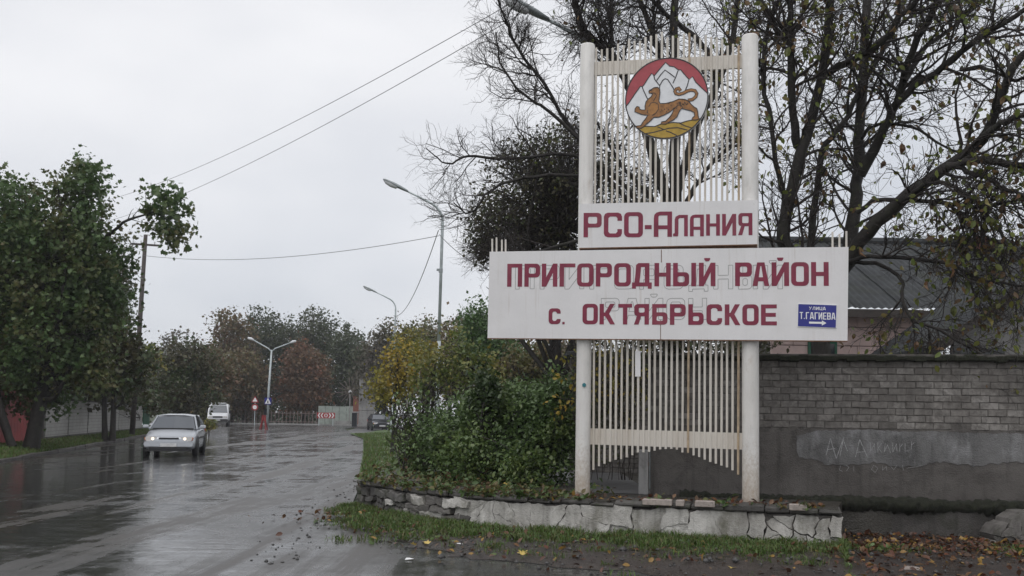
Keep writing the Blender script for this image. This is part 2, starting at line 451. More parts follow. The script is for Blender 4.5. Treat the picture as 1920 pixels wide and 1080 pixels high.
leaf_mat('fallen', [(0.060, 0.026, 0.015), (0.042, 0.022, 0.015), (0.085, 0.038, 0.020), (0.105, 0.060, 0.026), (0.034, 0.020, 0.015), (0.10, 0.036, 0.018), (0.075, 0.030, 0.018), (0.20, 0.12, 0.03)], rough=0.35, trans=0.1)
leaf_mat('fallen_yellow', [(0.42, 0.30, 0.05), (0.48, 0.38, 0.12), (0.38, 0.20, 0.04)], rough=0.4, trans=0.15)
M = MATS

# ------------------------------------------------------------------ object helpers
def np_mesh(name, V, faces):
    """V (N,3); faces: list of int arrays (n,k)"""
    me = bpy.data.meshes.new(name)
    V = np.asarray(V, dtype=np.float32)
    me.vertices.add(len(V))
    me.vertices.foreach_set('co', V.ravel())
    faces = [np.asarray(f, dtype=np.int32) for f in faces if len(f)]
    loops = np.concatenate([f.ravel() for f in faces])
    tot = np.concatenate([np.full(len(f), f.shape[1], dtype=np.int32) for f in faces])
    st = np.concatenate([[0], np.cumsum(tot)[:-1]]).astype(np.int32)
    me.loops.add(len(loops))
    me.loops.foreach_set('vertex_index', loops)
    me.polygons.add(len(tot))
    me.polygons.foreach_set('loop_start', st)
    me.polygons.foreach_set('loop_total', tot)
    me.update(calc_edges=True)
    me.validate()
    return me

def link(name, me, mat=None, parent=None, loc=None, smooth=False):
    if mat is not None and not me.materials:
        me.materials.append(M[mat] if isinstance(mat, str) else mat)
    if smooth:
        me.polygons.foreach_set('use_smooth', [True] * len(me.polygons))
    o = bpy.data.objects.new(name, me)
    C.objects.link(o)
    if parent is not None:
        o.parent = parent
    if loc is not None:
        o.location = loc
    return o

def tag(o, label=None, cat=None, group=None, kind=None):
    for k, v in (('label', label), ('category', cat), ('group', group), ('kind', kind)):
        if v:
            o[k] = v
    return o

def thing(name, label, cat, loc=(0, 0, 0), rz=0.0, group=None):
    o = bpy.data.objects.new(name, None)
    o.empty_display_size = 0.2
    C.objects.link(o)
    o.location = loc
    o.rotation_euler = (0, 0, rz)
    return tag(o, label, cat, group)

def wchild(name, me, mat, root, smooth=False):
    """child whose mesh is given in world coordinates under an unrotated root"""
    o = link(name, me, mat, root, smooth=smooth)
    o.matrix_parent_inverse = Matrix.Translation(-Vector(root.location))
    return o

def dup(root, loc, rz, label, group=None):
    r = root.copy()
    C.objects.link(r)
    r.location = loc
    r.rotation_euler = (0, 0, rz)
    r['label'] = label
    if group:
        r['group'] = group
    for ch in list(root.children):
        c = ch.copy()
        C.objects.link(c)
        c.parent = r
        for g in list(ch.children):
            d = g.copy()
            C.objects.link(d)
            d.parent = c
    return r

class MB:
    def __init__(s):
        s.v, s.f = [], []
    def add(s, vs, fs):
        o = len(s.v)
        s.v += [tuple(map(float, v)) for v in vs]
        s.f += [tuple(i + o for i in f) for f in fs]
        return s
    def box(s, c, d, rz=0.0, bev=0.0):
        x, y, z = d[0] / 2, d[1] / 2, d[2] / 2
        cs, sn = math.cos(rz), math.sin(rz)
        def T(p):
            return (c[0] + p[0] * cs - p[1] * sn, c[1] + p[0] * sn + p[1] * cs, c[2] + p[2])
        if bev <= 0:
            vs = [(a * x, b * y, e * z) for a in (-1, 1) for b in (-1, 1) for e in (-1, 1)]
            fs = [(0, 1, 3, 2), (4, 6, 7, 5), (0, 4, 5, 1), (2, 3, 7, 6), (0, 2, 6, 4), (1, 5, 7, 3)]
            return s.add([T(v) for v in vs], fs)
        vs = []
        for zz, k in ((-z, 1), (-z + bev, 0), (z - bev, 0), (z, 1)):
            e = bev * k
            vs += [(-x + e, -y + e, zz), (x - e, -y + e, zz), (x - e, y - e, zz), (-x + e, y - e, zz)]
        fs = [(3, 2, 1, 0), (12, 13, 14, 15)]
        for k in range(3):
            for i in range(4):
                j = (i + 1) % 4
                fs.append((4 * k + i, 4 * k + j, 4 * k + 4 + j, 4 * k + 4 + i))
        return s.add([T(v) for v in vs], fs)
    def tube(s, pts, r, n=8, cap=True):
        pts = [Vector(p) for p in pts]
        rs = r if hasattr(r, '__len__') else [r] * len(pts)
        vs, fs = [], []
        ref = None
        for i, p in enumerate(pts):
            t = (pts[min(i + 1, len(pts) - 1)] - pts[max(i - 1, 0)]).normalized()
            if ref is None:
                ref = Vector((1, 0, 0)) if abs(t.x) < 0.8 else Vector((0, 1, 0))
            u = (ref - t * ref.dot(t)).normalized()
            ref = u
            w = t.cross(u)
            for k in range(n):
                a = 2 * math.pi * k / n
                vs.append(p + (u * math.cos(a) + w * math.sin(a)) * rs[i])
        for i in range(len(pts) - 1):
            for k in range(n):
                j = (k + 1) % n
                fs.append((i * n + k, i * n + j, i * n + n + j, i * n + n + k))
        if cap:
            fs.append(tuple(range(n - 1, -1, -1)))
            fs.append(tuple(range((len(pts) - 1) * n, len(pts) * n)))
        return s.add(vs, fs)
    def prism(s, loop, y0, y1, loops=None):
        """loops in (x,z), front face at y0, back at y1; holes allowed"""
        loops = [loop] + list(loops or [])
        flat = [p for l in loops for p in l]
        tris = tessellate_polygon([[Vector((p[0], p[1], 0)) for p in l] for l in loops])
        n = len(flat)
        vs = [(p[0], y0, p[1]) for p in flat] + [(p[0], y1, p[1]) for p in flat]
        fs = []
        for t in tris:
            a, b, c = (flat[i] for i in t)
            ar = (b[0] - a[0]) * (c[1] - a[1]) - (c[0] - a[0]) * (b[1] - a[1])
            t = tuple(t) if ar > 0 else (t[0], t[2], t[1])
            fs.append(t)
            fs.append((t[0] + n, t[2] + n, t[1] + n))
        o = 0
        for li, l in enumerate(loops):
            m = len(l)
            ar = sum(l[i][0] * l[(i + 1) % m][1] - l[(i + 1) % m][0] * l[i][1] for i in range(m))
            ccw = (ar > 0) == (li == 0)
            for i in range(m):
                j = (i + 1) % m
                q = (o + i, o + n + i, o + n + j, o + j)
                fs.append(q if ccw else q[::-1])
            o += m
        return s.add(vs, fs)
    def mesh(s, name):
        me = bpy.data.meshes.new(name)
        me.from_pydata(s.v, [], s.f)
        me.update()
        return me
    def build(s, name, mat, parent=None, loc=None, smooth=False):
        return link(name, s.mesh(name), mat, parent, loc, smooth)

def sheet(name, pts, mat, z=0.0, kind='structure'):
    me = bpy.data.meshes.new(name)
    me.from_pydata([(p[0], p[1], p[2] if len(p) > 2 else z) for p in pts], [], [tuple(range(len(pts)))])
    me.update()
    if me.polygons[0].normal.z < 0:
        me.flip_normals()
    return tag(link(name, me, mat), kind=kind)

# ------------------------------------------------------------------ branches and leaves (vectorised)
def norm(a):
    return a / np.maximum(np.linalg.norm(a, axis=-1, keepdims=True), 1e-9)

def resample(pts, K):
    """Catmull-Rom through pts (n,4: xyz r)"""
    p = np.asarray(pts, float)
    p = np.vstack([2 * p[0] - p[1], p, 2 * p[-1] - p[-2]])
    n = len(p) - 3
    out = []
    for t in np.linspace(0, n - 1e-6, K):
        i = int(t)
        f = t - i
        a, b, c, d = p[i:i + 4]
        out.append(0.5 * (2 * b + (c - a) * f + (2 * a - 5 * b + 4 * c - d) * f * f + (3 * b - a - 3 * c + d) * f ** 3))
    return np.array(out)

def spawn(P, Rr, n, tr, Lr, ang, K, wob, up, rr, tip, cap=9.0, bias=(0, 0, 0)):
    N, Kp, _ = P.shape
    idx = np.repeat(np.arange(N), n)
    t = rng.uniform(tr[0], tr[1], len(idx)) * (Kp - 1) * 0.9999
    i = t.astype(int)
    f = (t - i)[:, None]
    pos = P[idx, i] * (1 - f) + P[idx, i + 1] * f
    tan = norm(P[idx, i + 1] - P[idx, i])
    rad = Rr[idx, i] * (1 - f[:, 0]) + Rr[idx, i + 1] * f[:, 0]
    perp = norm(np.cross(tan, rng.normal(size=tan.shape)))
    a = rng.uniform(ang[0], ang[1], len(idx))[:, None]
    d = norm(tan * np.cos(a) + perp * np.sin(a) + np.asarray(bias))
    Ln = rng.uniform(Lr[0], Lr[1], len(idx)) * (1.15 - 0.45 * (t / (Kp - 1)))
    out = np.zeros((len(idx), K, 3))
    out[:, 0] = pos
    step = (Ln / (K - 1))[:, None]
    for k in range(1, K):
        d = norm(d + rng.normal(size=d.shape) * wob + np.array([0, 0, up]))
        out[:, k] = out[:, k - 1] + d * step
    r0 = np.minimum(rad * rr, cap)
    r = r0[:, None] + (np.minimum(tip, r0 * 0.8)[:, None] - r0[:, None]) * np.linspace(0, 1, K)[None, :]
    return out, r

def tubes_np(P, Rr, n):
    N, K, _ = P.shape
    T = np.empty_like(P)
    T[:, 1:-1] = P[:, 2:] - P[:, :-2]
    T[:, 0] = P[:, 1] - P[:, 0]
    T[:, -1] = P[:, -1] - P[:, -2]
    T = norm(T)
    ref = norm(np.cross(T.mean(1), rng.normal(size=(N, 3))))[:, None, :]
    U = norm(ref - T * (T * ref).sum(-1, keepdims=True))
    W = np.cross(T, U)
    a = np.arange(n) * 2 * np.pi / n
    V = P[:, :, None, :] + Rr[:, :, None, None] * (np.cos(a)[None, None, :, None] * U[:, :, None, :] + np.sin(a)[None, None, :, None] * W[:, :, None, :])
    base = (np.arange(N) * K * n)[:, None, None] + (np.arange(K - 1) * n)[None, :, None]
    k = np.arange(n)[None, None, :]
    k2 = (np.arange(n)[None, None, :] + 1) % n
    Fq = np.stack([base + k, base + k2, base + n + k2, base + n + k], -1).reshape(-1, 4)
    return V.reshape(-1, 3), Fq

def join(parts):
    V, Fs, o = [], [], 0
    for v, f in parts:
        V.append(v)
        Fs.append(f + o)
        o += len(v)
    return np.vstack(V), Fs

LEAF2 = (np.array([[0, 0, 0], [-0.36, 0.5, 0.10], [0, 1.0, 0], [0.36, 0.5, 0.10]]), [(0, 2, 1), (0, 3, 2)])
LEAF4 = (np.array([[0, 0, 0], [-0.25, 0.25, 0.06], [-0.28, 0.6, 0.07], [0, 1.0, -0.08], [0.28, 0.6, 0.07], [0.25, 0.25, 0.06], [0, 0.45, 0.0]]),
         [(0, 6, 1), (1, 6, 2), (2, 6, 3), (3, 6, 4), (4, 6, 5), (5, 6, 0)])
LOBED = (np.array([[0, 0, 0], [-0.5, 0.22, 0.08], [-0.28, 0.42, 0.03], [-0.42, 0.72, 0.08], [-0.12, 0.68, 0.0], [0, 1.05, -0.06], [0.12, 0.68, 0.0], [0.42, 0.72, 0.08], [0.28, 0.42, 0.03], [0.5, 0.22, 0.08]]),
         [(0, 2, 1), (0, 4, 2), (2, 4, 3), (0, 6, 4), (4, 6, 5), (0, 8, 6), (6, 8, 7), (0, 9, 8)])

def leaves(pos, size, shape=LEAF2, var=0.35, up=0.35, droop=0.0, aspect=1.0):
    """scatter leaf faces at pos with random turn; up>0 turns them face up"""
    N = len(pos)
    nrm = norm(rng.normal(size=(N, 3)) + np.array([0, 0, up * 2.2]))
    d = norm(np.cross(nrm, rng.normal(size=(N, 3))) + np.array([0, 0, -droop]))
    x = norm(np.cross(d, nrm))
    z = np.cross(x, d)
    s = size * rng.uniform(1 - var, 1 + var, N)[:, None]
    L, fs = shape
    V = (pos[:, None, :] + (L[None, :, 0:1] * x[:, None, :] * aspect + L[None, :, 1:2] * d[:, None, :] + L[None, :, 2:3] * z[:, None, :]) * s[:, None, :])
    k = len(L)
    Fa = (np.arange(N) * k)[:, None, None] + np.array(fs)[None]
    return V.reshape(-1, 3), Fa.reshape(-1, 3)

def ellipsoid_pts(c, rad, n, power=2.2, zmin=None):
    v = norm(rng.normal(size=(n, 3))) * (rng.uniform(0, 1, n) ** (1 / power))[:, None]
    return np.asarray(c) + v * np.asarray(rad)

def clump_leaves(blobs, nclump, per, cr, power=2.4):
    """blobs: (centre, radii, weight) -> leaf positions, clump centres"""
    w = np.array([b[2] for b in blobs], float)
    w /= w.sum()
    cc = np.vstack([ellipsoid_pts(b[0], b[1], max(1, int(nclump * k)), power) for b, k in zip(blobs, w)])
    k = rng.integers(int(per * 0.5), int(per * 1.5) + 1, len(cc))
    idx = np.repeat(np.arange(len(cc)), k)
    sc_ = rng.uniform(0.6, 1.3, len(cc))[idx][:, None]
    p = cc[idx] + rng.normal(size=(len(idx), 3)) * np.array([1, 1, 0.75]) * cr * sc_
    return p, cc

def pxblob(px, py, d, rx, ry, rd=None, w=None):
    s = d / F
    rd = rd if rd is not None else (rx + ry) * 0.5 * s
    return (at(px, py, d), (rx * s, rd, ry * s), w if w is not None else rx * ry)

def blob_tree(name, label, base, trunk_r, blobs, nclump, per, cr, leaf, mat, cat='tree', group=None, bark='bark_dark', shape=LEAF2, up=0.35, nlimb=14, twigs=True, lean=None, part='crown', stems=1):
    """tree from crown volumes: trunk, limbs that run to the clumps, leaves"""
    base = np.asarray(base, float)
    root = thing(name, label, cat, base, 0, group)
    pos, cc = clump_leaves(blobs, nclump, per, cr)
    w = np.array([b[2] for b in blobs], float)
    cen = sum(np.asarray(b[0]) * k for b, k in zip(blobs, w / w.sum()))
    ztop = max(b[0][2] + b[1][2] for b in blobs)
    P0 = []
    for sidx in range(stems):
        off = np.array([(sidx - (stems - 1) / 2) * trunk_r * 2.4, 0, 0])
        mid = base * 0.55 + np.array([cen[0], cen[1], base[2]]) * 0.45
        mid[2] = base[2] + (cen[2] - base[2]) * 0.55
        if lean is not None:
            mid[:2] += lean
        top = cen + np.array([0, 0, (ztop - cen[2]) * 0.45]) + off * 2
        tr = np.array([[*(base + off + np.array([0, 0, -0.05])), trunk_r * 1.25], [*(base + off * 1.2 + (mid - base) * 0.25), trunk_r], [*(mid + off * 1.5), trunk_r * 0.8], [*(cen + off * 2), trunk_r * 0.5], [*top, trunk_r * 0.18]])
        P0.append(resample(tr, 12))
    P0 = np.array(P0)
    parts = [tubes_np(P0[:, :, :3], P0[:, :, 3], 8)]
    # limbs towards clump centres
    sel = cc[rng.choice(len(cc), min(nlimb, len(cc)), replace=False)]
    lim = []
    for c in sel:
        sidx = rng.integers(stems)
        k = rng.integers(4, 10)
        q = P0[sidx, k]
        m = (q[:3] + c) / 2 + rng.normal(size=3) * 0.1 * np.linalg.norm(c - q[:3]) - np.array([0, 0, 0.06 * np.linalg.norm(c - q[:3])])
        r = q[3] * 0.55
        lim.append(resample([[*q[:3], r], [*m, r * 0.65], [*c, r * 0.2]], 8))
    lim = np.array(lim)
    parts.append(tubes_np(lim[:, :, :3], lim[:, :, 3], 5))
    if twigs:
        tp, tr_ = spawn(lim[:, :, :3], lim[:, :, 3], 5, (0.35, 1.0), (cr * 1.6, cr * 3.5), (0.4, 1.1), 5, 0.18, 0.05, 0.6, trunk_r * 0.05)
        parts.append(tubes_np(tp, tr_, 3))
    V, Fs = join(parts)
    wchild('trunk', np_mesh('trunk', V, Fs), bark, root, True)
    V, Fa = leaves(pos, leaf, shape, var=0.5, up=up)
    wchild(part, np_mesh(part, V, [Fa]), mat, root)
    return root

# ================================================================== SETTING
def kerb_x(y):      # left kerb line of the road
    return -14.4 - 0.224 * (y - 28.3)
def fence_x(y):     # front of the white wall behind the left verge
    return -18.8 - 0.20 * (y - 40.0)

sheet('ground', [(-420, -60), (420, -60), (420, 520), (-420, 520)], 'grass_soil', -0.06)
WALL = np.array([gnd(670, 962), gnd(780, 986), gnd(900, 1001), gnd(1080, 1014), gnd(1420, 1030), gnd(1580, 1038)])[:, :2]   # foot of the low wall
road_right = [(-15.2, 96), (-15.0, 90), (-8.3, 57), (-5.5, 38), (-3.45, 23.4), (-2.75, 17.6), (-1.9, 15.2), (-0.5, 13.5), (1.0, 12.8), (3.3, 12.25), (5.0, 11.8), (8.0, 11.2), (16, 9.5), (16, -12)]
road_left = [(kerb_x(y), y) for y in (-12, 0, 15, 28, 38, 50, 60, 72, 84)] + [(-33.5, 96)]
sheet('road', road_left + road_right, 'wet_asphalt', 0.0)
sheet('cross_street', [(-120, 100), (-33.5, 96), (-15.2, 96), (60, 96), (60, 107), (-120, 111)], 'wet_asphalt', 0.0)
sheet('parking_pavement', [(-13.2, 80), (-11.2, 70), (3, 62), (6, 94), (-14.6, 94)], 'wet_paving', -0.02)

def ribbon(name, inner, outer, mat, z_in, z_out, n=7, wob=0.0, hump=0.0, kind='structure', dn=24):
    """strip between two polylines, subdivided, with a slightly uneven surface"""
    def rs(poly, K):
        p = np.array(poly, float)
        s = np.concatenate([[0], np.cumsum(np.linalg.norm(np.diff(p, axis=0), axis=1))])
        t = np.linspace(0, s[-1], K)
        return np.stack([np.interp(t, s, p[:, 0]), np.interp(t, s, p[:, 1])], 1)
    A, B = rs(inner, dn), rs(outer, dn)
    V, Fq = [], []
    ph = rng.uniform(0, 6, 3)
    for i in range(dn):
        edge = wob * (math.sin(i * 0.9 + ph[0]) + 0.6 * math.sin(i * 2.3 + ph[1]) + rng.normal() * 0.5)
        e = norm((B[i] - A[i])[None])[0] * edge
        for j in range(n + 1):
            f = j / n
            p = A[i] * (1 - f) + (B[i] + e) * f
            z = z_in * (1 - f) + z_out * f + hump * math.sin(math.pi * f) + (rng.normal() * hump * 0.25 if 0 < j < n else 0)
            V.append((p[0], p[1], z))
    for i in range(dn - 1):
        for j in range(n):
            a = i * (n + 1) + j
            Fq.append((a, a + 1, a + n + 2, a + n + 1))
    me = bpy.data.meshes.new(name)
    me.from_pydata(V, [], Fq)
    me.update()
    if me.polygons[0].normal.z < 0:
        me.flip_normals()
    return tag(link(name, me, mat, smooth=True), kind=kind), np.array(V)

# verge on the left with its kerb stones
ribbon('verge', [(kerb_x(y) - 0.14, y) for y in (8, 20, 35, 50, 65, 80, 95)], [(fence_x(y) - 0.3, y) for y in (8, 20, 35, 50, 65, 80, 95)], 'lawn', 0.075, 0.24, 8, 0.0, 0.05, dn=60)
kerb = tag(bpy.data.objects.new('kerb', None), kind='structure')
C.objects.link(kerb)
km = MB().box((0, 0, 0.04), (0.16, 0.97, 0.2), 0, 0.02).mesh('kerb_stone')
km.materials.append(M['foundation'])
ka = math.atan(0.224)
for i in range(78):
    y = 10 + i * 0.98 * math.cos(ka)
    o = link('kerb_stone', km, None, kerb, (kerb_x(y) - 0.07 + random.uniform(-0.015, 0.015), y, random.uniform(-0.06, -0.025)))
    o.rotation_euler = (random.uniform(-0.01, 0.01), random.uniform(-0.05, 0.05), ka + random.uniform(-0.012, 0.012))

# right side beyond the low wall: grass bank between road and hedge
ribbon('grass_bank', [(-3.35, 22.0), (-4.6, 31), (-5.6, 38), (-8.4, 57), (-11.3, 70)], [(2.5, 22), (2.5, 31), (2, 38), (-1, 57), (-3, 70)], 'lawn', 0.05, 0.35, 8, 0, 0.12, dn=40)

# terrace held up by the low wall
TZ = 0.5
ter = [tuple(WALL[0] + (0.1, 0.2)), tuple(WALL[1] + (0.12, 0.2)), tuple(WALL[2] + (0.1, 0.2)), tuple(WALL[3] + (0.05, 0.2)), tuple(WALL[4] + (0.05, 0.2)), tuple(WALL[5] + (0, 0.2)), (4.4, 13.3), (14, 12.4), (14, 34), (-1.2, 22.5), (-2.4, 19.5)]
tv = [(p[0], p[1], TZ) for p in ter] + [(p[0], p[1], -0.1) for p in ter]
n_ = len(ter)
me = bpy.data.meshes.new('terrace_ground')
me.from_pydata(tv, [], [tuple(range(n_))] + [(i, i + n_, (i + 1) % n_ + n_, (i + 1) % n_) for i in range(n_)])
me.update()
tag(link('terrace_ground', me, 'terrace_soil'), kind='structure')
sheet('garden_path', [(1.05, 14.1), (2.0, 13.95), (2.15, 22), (0.6, 22)], 'wet_paving', TZ + 0.006)

# dirt shoulder at the foot of the low wall
foot = [tuple(p + np.array((0.0, 0.12))) for p in WALL] + [(4.6, 13.25), (6.2, 13.05), (9, 12.5)]
shoulder_out = [tuple(gnd(*p)[:2]) for p in ((664, 966), (706, 1002), (790, 1030), (930, 1052), (1150, 1072), (1400, 1092), (1700, 1105))] + [(9.5, 9.6)]
_, SH = ribbon('dirt_shoulder', foot, shoulder_out, 'wet_dirt', 0.09, 0.004, 12, 0.10, 0.03, dn=90)

# ================================================================== BRICK WALL on the right
BW0, BW1 = np.array((1.95, 13.93)), np.array((7.6, 12.89))
bdir = (BW1 - BW0) / np.linalg.norm(BW1 - BW0)
bang = math.atan2(bdir[1], bdir[0])
blen = float(np.linalg.norm(BW1 - BW0))
bw = thing('brick_wall', 'grey silicate brick wall with cement rendered lower half behind the sign', 'wall', (BW0[0], BW0[1], 0), bang)
PLZ, BTOP = 1.46, 2.37          # top of the render, top of the brickwork
CH, BL = (BTOP - PLZ) / 10, 0.232
MB().box((blen / 2, 0.152, (TZ + BTOP) / 2 + 0.05), (blen, 0.26, BTOP - TZ + 0.1 - 0.01)).build('mortar_core', 'dark_mortar', bw)
# render: wavy upper edge, one deep patch, slightly proud of the bricks
loop = [(0.0, TZ - 0.05), (blen, TZ - 0.05)]
top = []
for i in range(60):
    x = blen * (1 - i / 59)
    z = PLZ - 0.012 + 0.010 * math.sin(x * 3.1) + 0.008 * math.sin(x * 9.7) + random.uniform(-0.006, 0.006)
    if x < 1.95:
        z -= 0.05 + 0.05 * math.sin(x * 2.0)
    top.append((x, z))
MB().prism(loop + top, 0.0, 0.1).build('render_coat', 'cement_render', bw)
pl = [(1.98, 1.03), (2.5, 0.98), (3.3, 0.99), (4.2, 1.02), (5.63, 1.08), (5.63, PLZ - 0.05), (4.2, PLZ - 0.03), (3.0, PLZ - 0.02), (2.25, PLZ - 0.03), (1.96, PLZ - 0.12)]
rag = []
for a, b in zip(pl, pl[1:] + pl[:1]):
    k = max(1, int(math.hypot(b[0] - a[0], b[1] - a[1]) / 0.05))
    for q in range(k):
        x, z = a[0] + (b[0] - a[0]) * q / k, a[1] + (b[1] - a[1]) * q / k
        am = 0.022 if z < 1.2 else 0.008
        rag.append((x + random.uniform(-am, am) * .7, z + am * math.sin(x * 7) + random.uniform(-am, am)))
MB().prism(rag, -0.009, 0.02).build('render_patch', 'cement_patch', bw)
# moulded ledge and foundation below
NL = 150
vs, fs = [], []
for i in range(NL + 1):
    x = 0.4 + (blen - 0.4) * i / NL
    bulge = 0.5 + 0.5 * math.sin(x * 1.9 + 0.6) * math.sin(x * 4.3)
    for j in range(9):
        a = math.pi * (j / 8.0) * 1.05 - 0.1
        rr_ = (0.10 + 0.05 * bulge) * (1 + random.uniform(-0.22, 0.22))
        vs.append((x, -0.05 - rr_ * 1.25 * math.sin(a) * (0.8 + .4 * bulge), TZ - 0.03 - 0.95 * rr_ * math.cos(a) * (0.75 if a > 1.57 else 0.95)))
for i in range(NL):
    for j in range(8):
        q = i * 9 + j
        fs.append((q, q + 1, q + 10, q + 9))
MB().add(vs, fs).build('moss_ledge', 'moss', bw, smooth=True)
MB().prism([(0.6, -0.15), (blen, -0.15), (blen, TZ - 0.06), (0.6, TZ - 0.06)], -0.12, 0.12).build('foundation', 'foundation', bw)
bmeshes = []
for k in range(6):
    mbk = MB()
    w2, h2, e = (BL - 0.010) / 2, (CH - 0.010) / 2, 0.004
    j = lambda a=0.006: random.uniform(-a, a)
    fr = [(-w2 + e + j(), -0.006, -h2 + e + j()), (w2 - e + j(), -0.006, -h2 + e + j()), (w2 - e + j(), -0.006, h2 - e + j()), (-w2 + e + j(), -0.006, h2 - e + j())]
    bk = [(-w2 + j(), 0.0, -h2 + j()), (w2 + j(), 0.0, -h2 + j()), (w2 + j(), 0.0, h2 + j()), (-w2 + j(), 0.0, h2 + j())]
    b2 = [(p[0], 0.08, p[2]) for p in bk]
    mbk.add(fr + bk + b2, [(0, 1, 2, 3)] + [(i + 4, (i + 1) % 4 + 4, (i + 1) % 4, i) for i in range(4)] + [(i + 8, (i + 1) % 4 + 8, (i + 1) % 4 + 4, i + 4) for i in range(4)])
    m_ = mbk.mesh('brick')
    m_.materials.append(M['grey_brick'])
    bmeshes.append(m_)
for r_ in range(10):
    z = PLZ + (r_ + 0.5) * CH
    off = (r_ % 2) * BL / 2 + random.uniform(-0.02, 0.02)
    x = 0.13 + off * 0.98
    while x < blen - 0.1:
        if not (r_ == 0 and random.random() < 0.12):
            o = link('brick', random.choice(bmeshes), None, bw, (x, 0.018 + random.uniform(-0.006, 0.006), z + random.uniform(-0.003, 0.003)))
            o.rotation_euler = (0, random.uniform(-0.008, 0.008), random.uniform(-0.012, 0.012))
        x += BL
# mossy coping
cop = MB()
N_ = 46
for i in range(N_):
    a = i * blen / N_
    cop.box((a + blen / N_ / 2, 0.12 + random.uniform(-0.015, 0.015), BTOP + 0.035 + random.uniform(-0.012, 0.012)), (blen / N_ + 0.02, 0.40 + random.uniform(-0.03, 0.03), 0.07 + random.uniform(-0.015, 0.02)), 0, 0.015)
cop.build('coping', 'moss', bw)
# chalk scribbles on the render (strokes in pixels of the photograph, laid on the wall face)
def wall_local(px, py, off=-0.013):
    r = ray(px, py)
    nrm = np.array([-bdir[1], bdir[0], 0.0])
    o0 = np.array([BW0[0], BW0[1], 0.0]) + nrm * off
    t = ((o0 - np.array([0, 0, EYE])) @ nrm) / (r @ nrm)
    p = np.array([0, 0, EYE]) + r * t - np.array([BW0[0], BW0[1], 0])
    return (p[0] * bdir[0] + p[1] * bdir[1], p[2])
ch = MB()
def chalk(strokes, w):
    for s in strokes:
        q = [wall_local(*p) for p in s]
        for (x0, z0), (x1, z1) in zip(q[:-1], q[1:]):
            l = math.hypot(x1 - x0, z1 - z0) + 1e-6
            nx, nz = -(z1 - z0) / l * w / 2, (x1 - x0) / l * w / 2
            ch.add([(x0 + nx, -0.012, z0 + nz), (x0 - nx, -0.012, z0 - nz), (x1 - nx, -0.012, z1 - nz), (x1 + nx, -0.012, z1 + nz)], [(0, 1, 2, 3)])
chalk([[(1549, 853), (1557, 822), (1568, 860)], [(1551, 843), (1566, 841)], [(1568, 860), (1582, 820), (1575, 855)], [(1604, 857), (1612, 824), (1627, 858)], [(1606, 848), (1623, 847)],
       [(1581, 824), (1589, 846)]], 0.009)
chalk([[(1632, 830), (1632, 847), (1640, 832), (1641, 849)], [(1646, 829), (1646, 848)], [(1653, 831), (1647, 840), (1654, 849)], [(1660, 831), (1658, 848), (1664, 834), (1670, 849)], [(1674, 830), (1674, 848), (1681, 832), (1682, 848)],
       [(1687, 832), (1687, 847)], [(1687, 839), (1693, 832)], [(1697, 831), (1697, 846), (1703, 845)], [(1709, 828), (1709, 842)], [(1709, 835), (1714, 830)]], 0.006)
chalk([[(1576, 873), (1574, 881), (1580, 884)], [(1586, 872), (1592, 876), (1587, 883)], [(1601, 874), (1601, 884)], [(1638, 872), (1634, 880), (1641, 886), (1646, 878), (1640, 873)], [(1655, 873), (1655, 882), (1662, 874), (1663, 882)], [(1670, 874), (1676, 881), (1682, 872)], [(1692, 872), (1694, 882)], [(1700, 878), (1730, 873)]], 0.004)
ch.build('chalk_scribble', 'chalk', bw)['label'] = 'pale chalk scribbles on the grey render'

# ================================================================== LOW STONE WALL
seg = np.diff(WALL, axis=0)
sl = np.linalg.norm(seg, axis=1)
SC_ = np.concatenate([[0], np.cumsum(sl)])
WT = float(SC_[-1])
def wpt(s, out=0.0):
    i = int(np.clip(np.searchsorted(SC_, s) - 1, 0, len(sl) - 1))
    t = seg[i] / sl[i]
    # smooth normal near corners
    f = (s - SC_[i]) / sl[i]
    nn = np.array((t[1], -t[0]))
    if f > 0.7 and i + 1 < len(sl):
        t2 = seg[i + 1] / sl[i + 1]
        n2 = np.array((t2[1], -t2[0]))
        k = (f - 0.7) / 0.6
        nn = nn * (1 - k) + n2 * k
    elif f < 0.3 and i > 0:
        t2 = seg[i - 1] / sl[i - 1]
        n2 = np.array((t2[1], -t2[0]))
        k = (0.3 - f) / 0.6
        nn = nn * (1 - k) + n2 * k
    nn /= np.linalg.norm(nn)
    return WALL[i] + t * (s - SC_[i]) + nn * out
rw = thing('stone_wall', 'low cracked whitewashed stone retaining wall carrying the sign posts', 'wall', (WALL[0][0], WALL[0][1], 0))
def crack_warp(p):
    s, z = p
    k = min(1.0, max(0.0, (HT + 0.03 - z) / 0.06))
    return (s + 0.016 * math.sin(23 * z + 3 * s) + 0.010 * math.sin(61 * z + 17 * s) + 0.006 * math.sin(140 * z - 40 * s),
            z + k * (0.016 * math.sin(11 * s + 5 * z) + 0.010 * math.sin(37 * s - 9 * z) + 0.006 * math.sin(101 * s + 50 * z)))
HT = 0.45
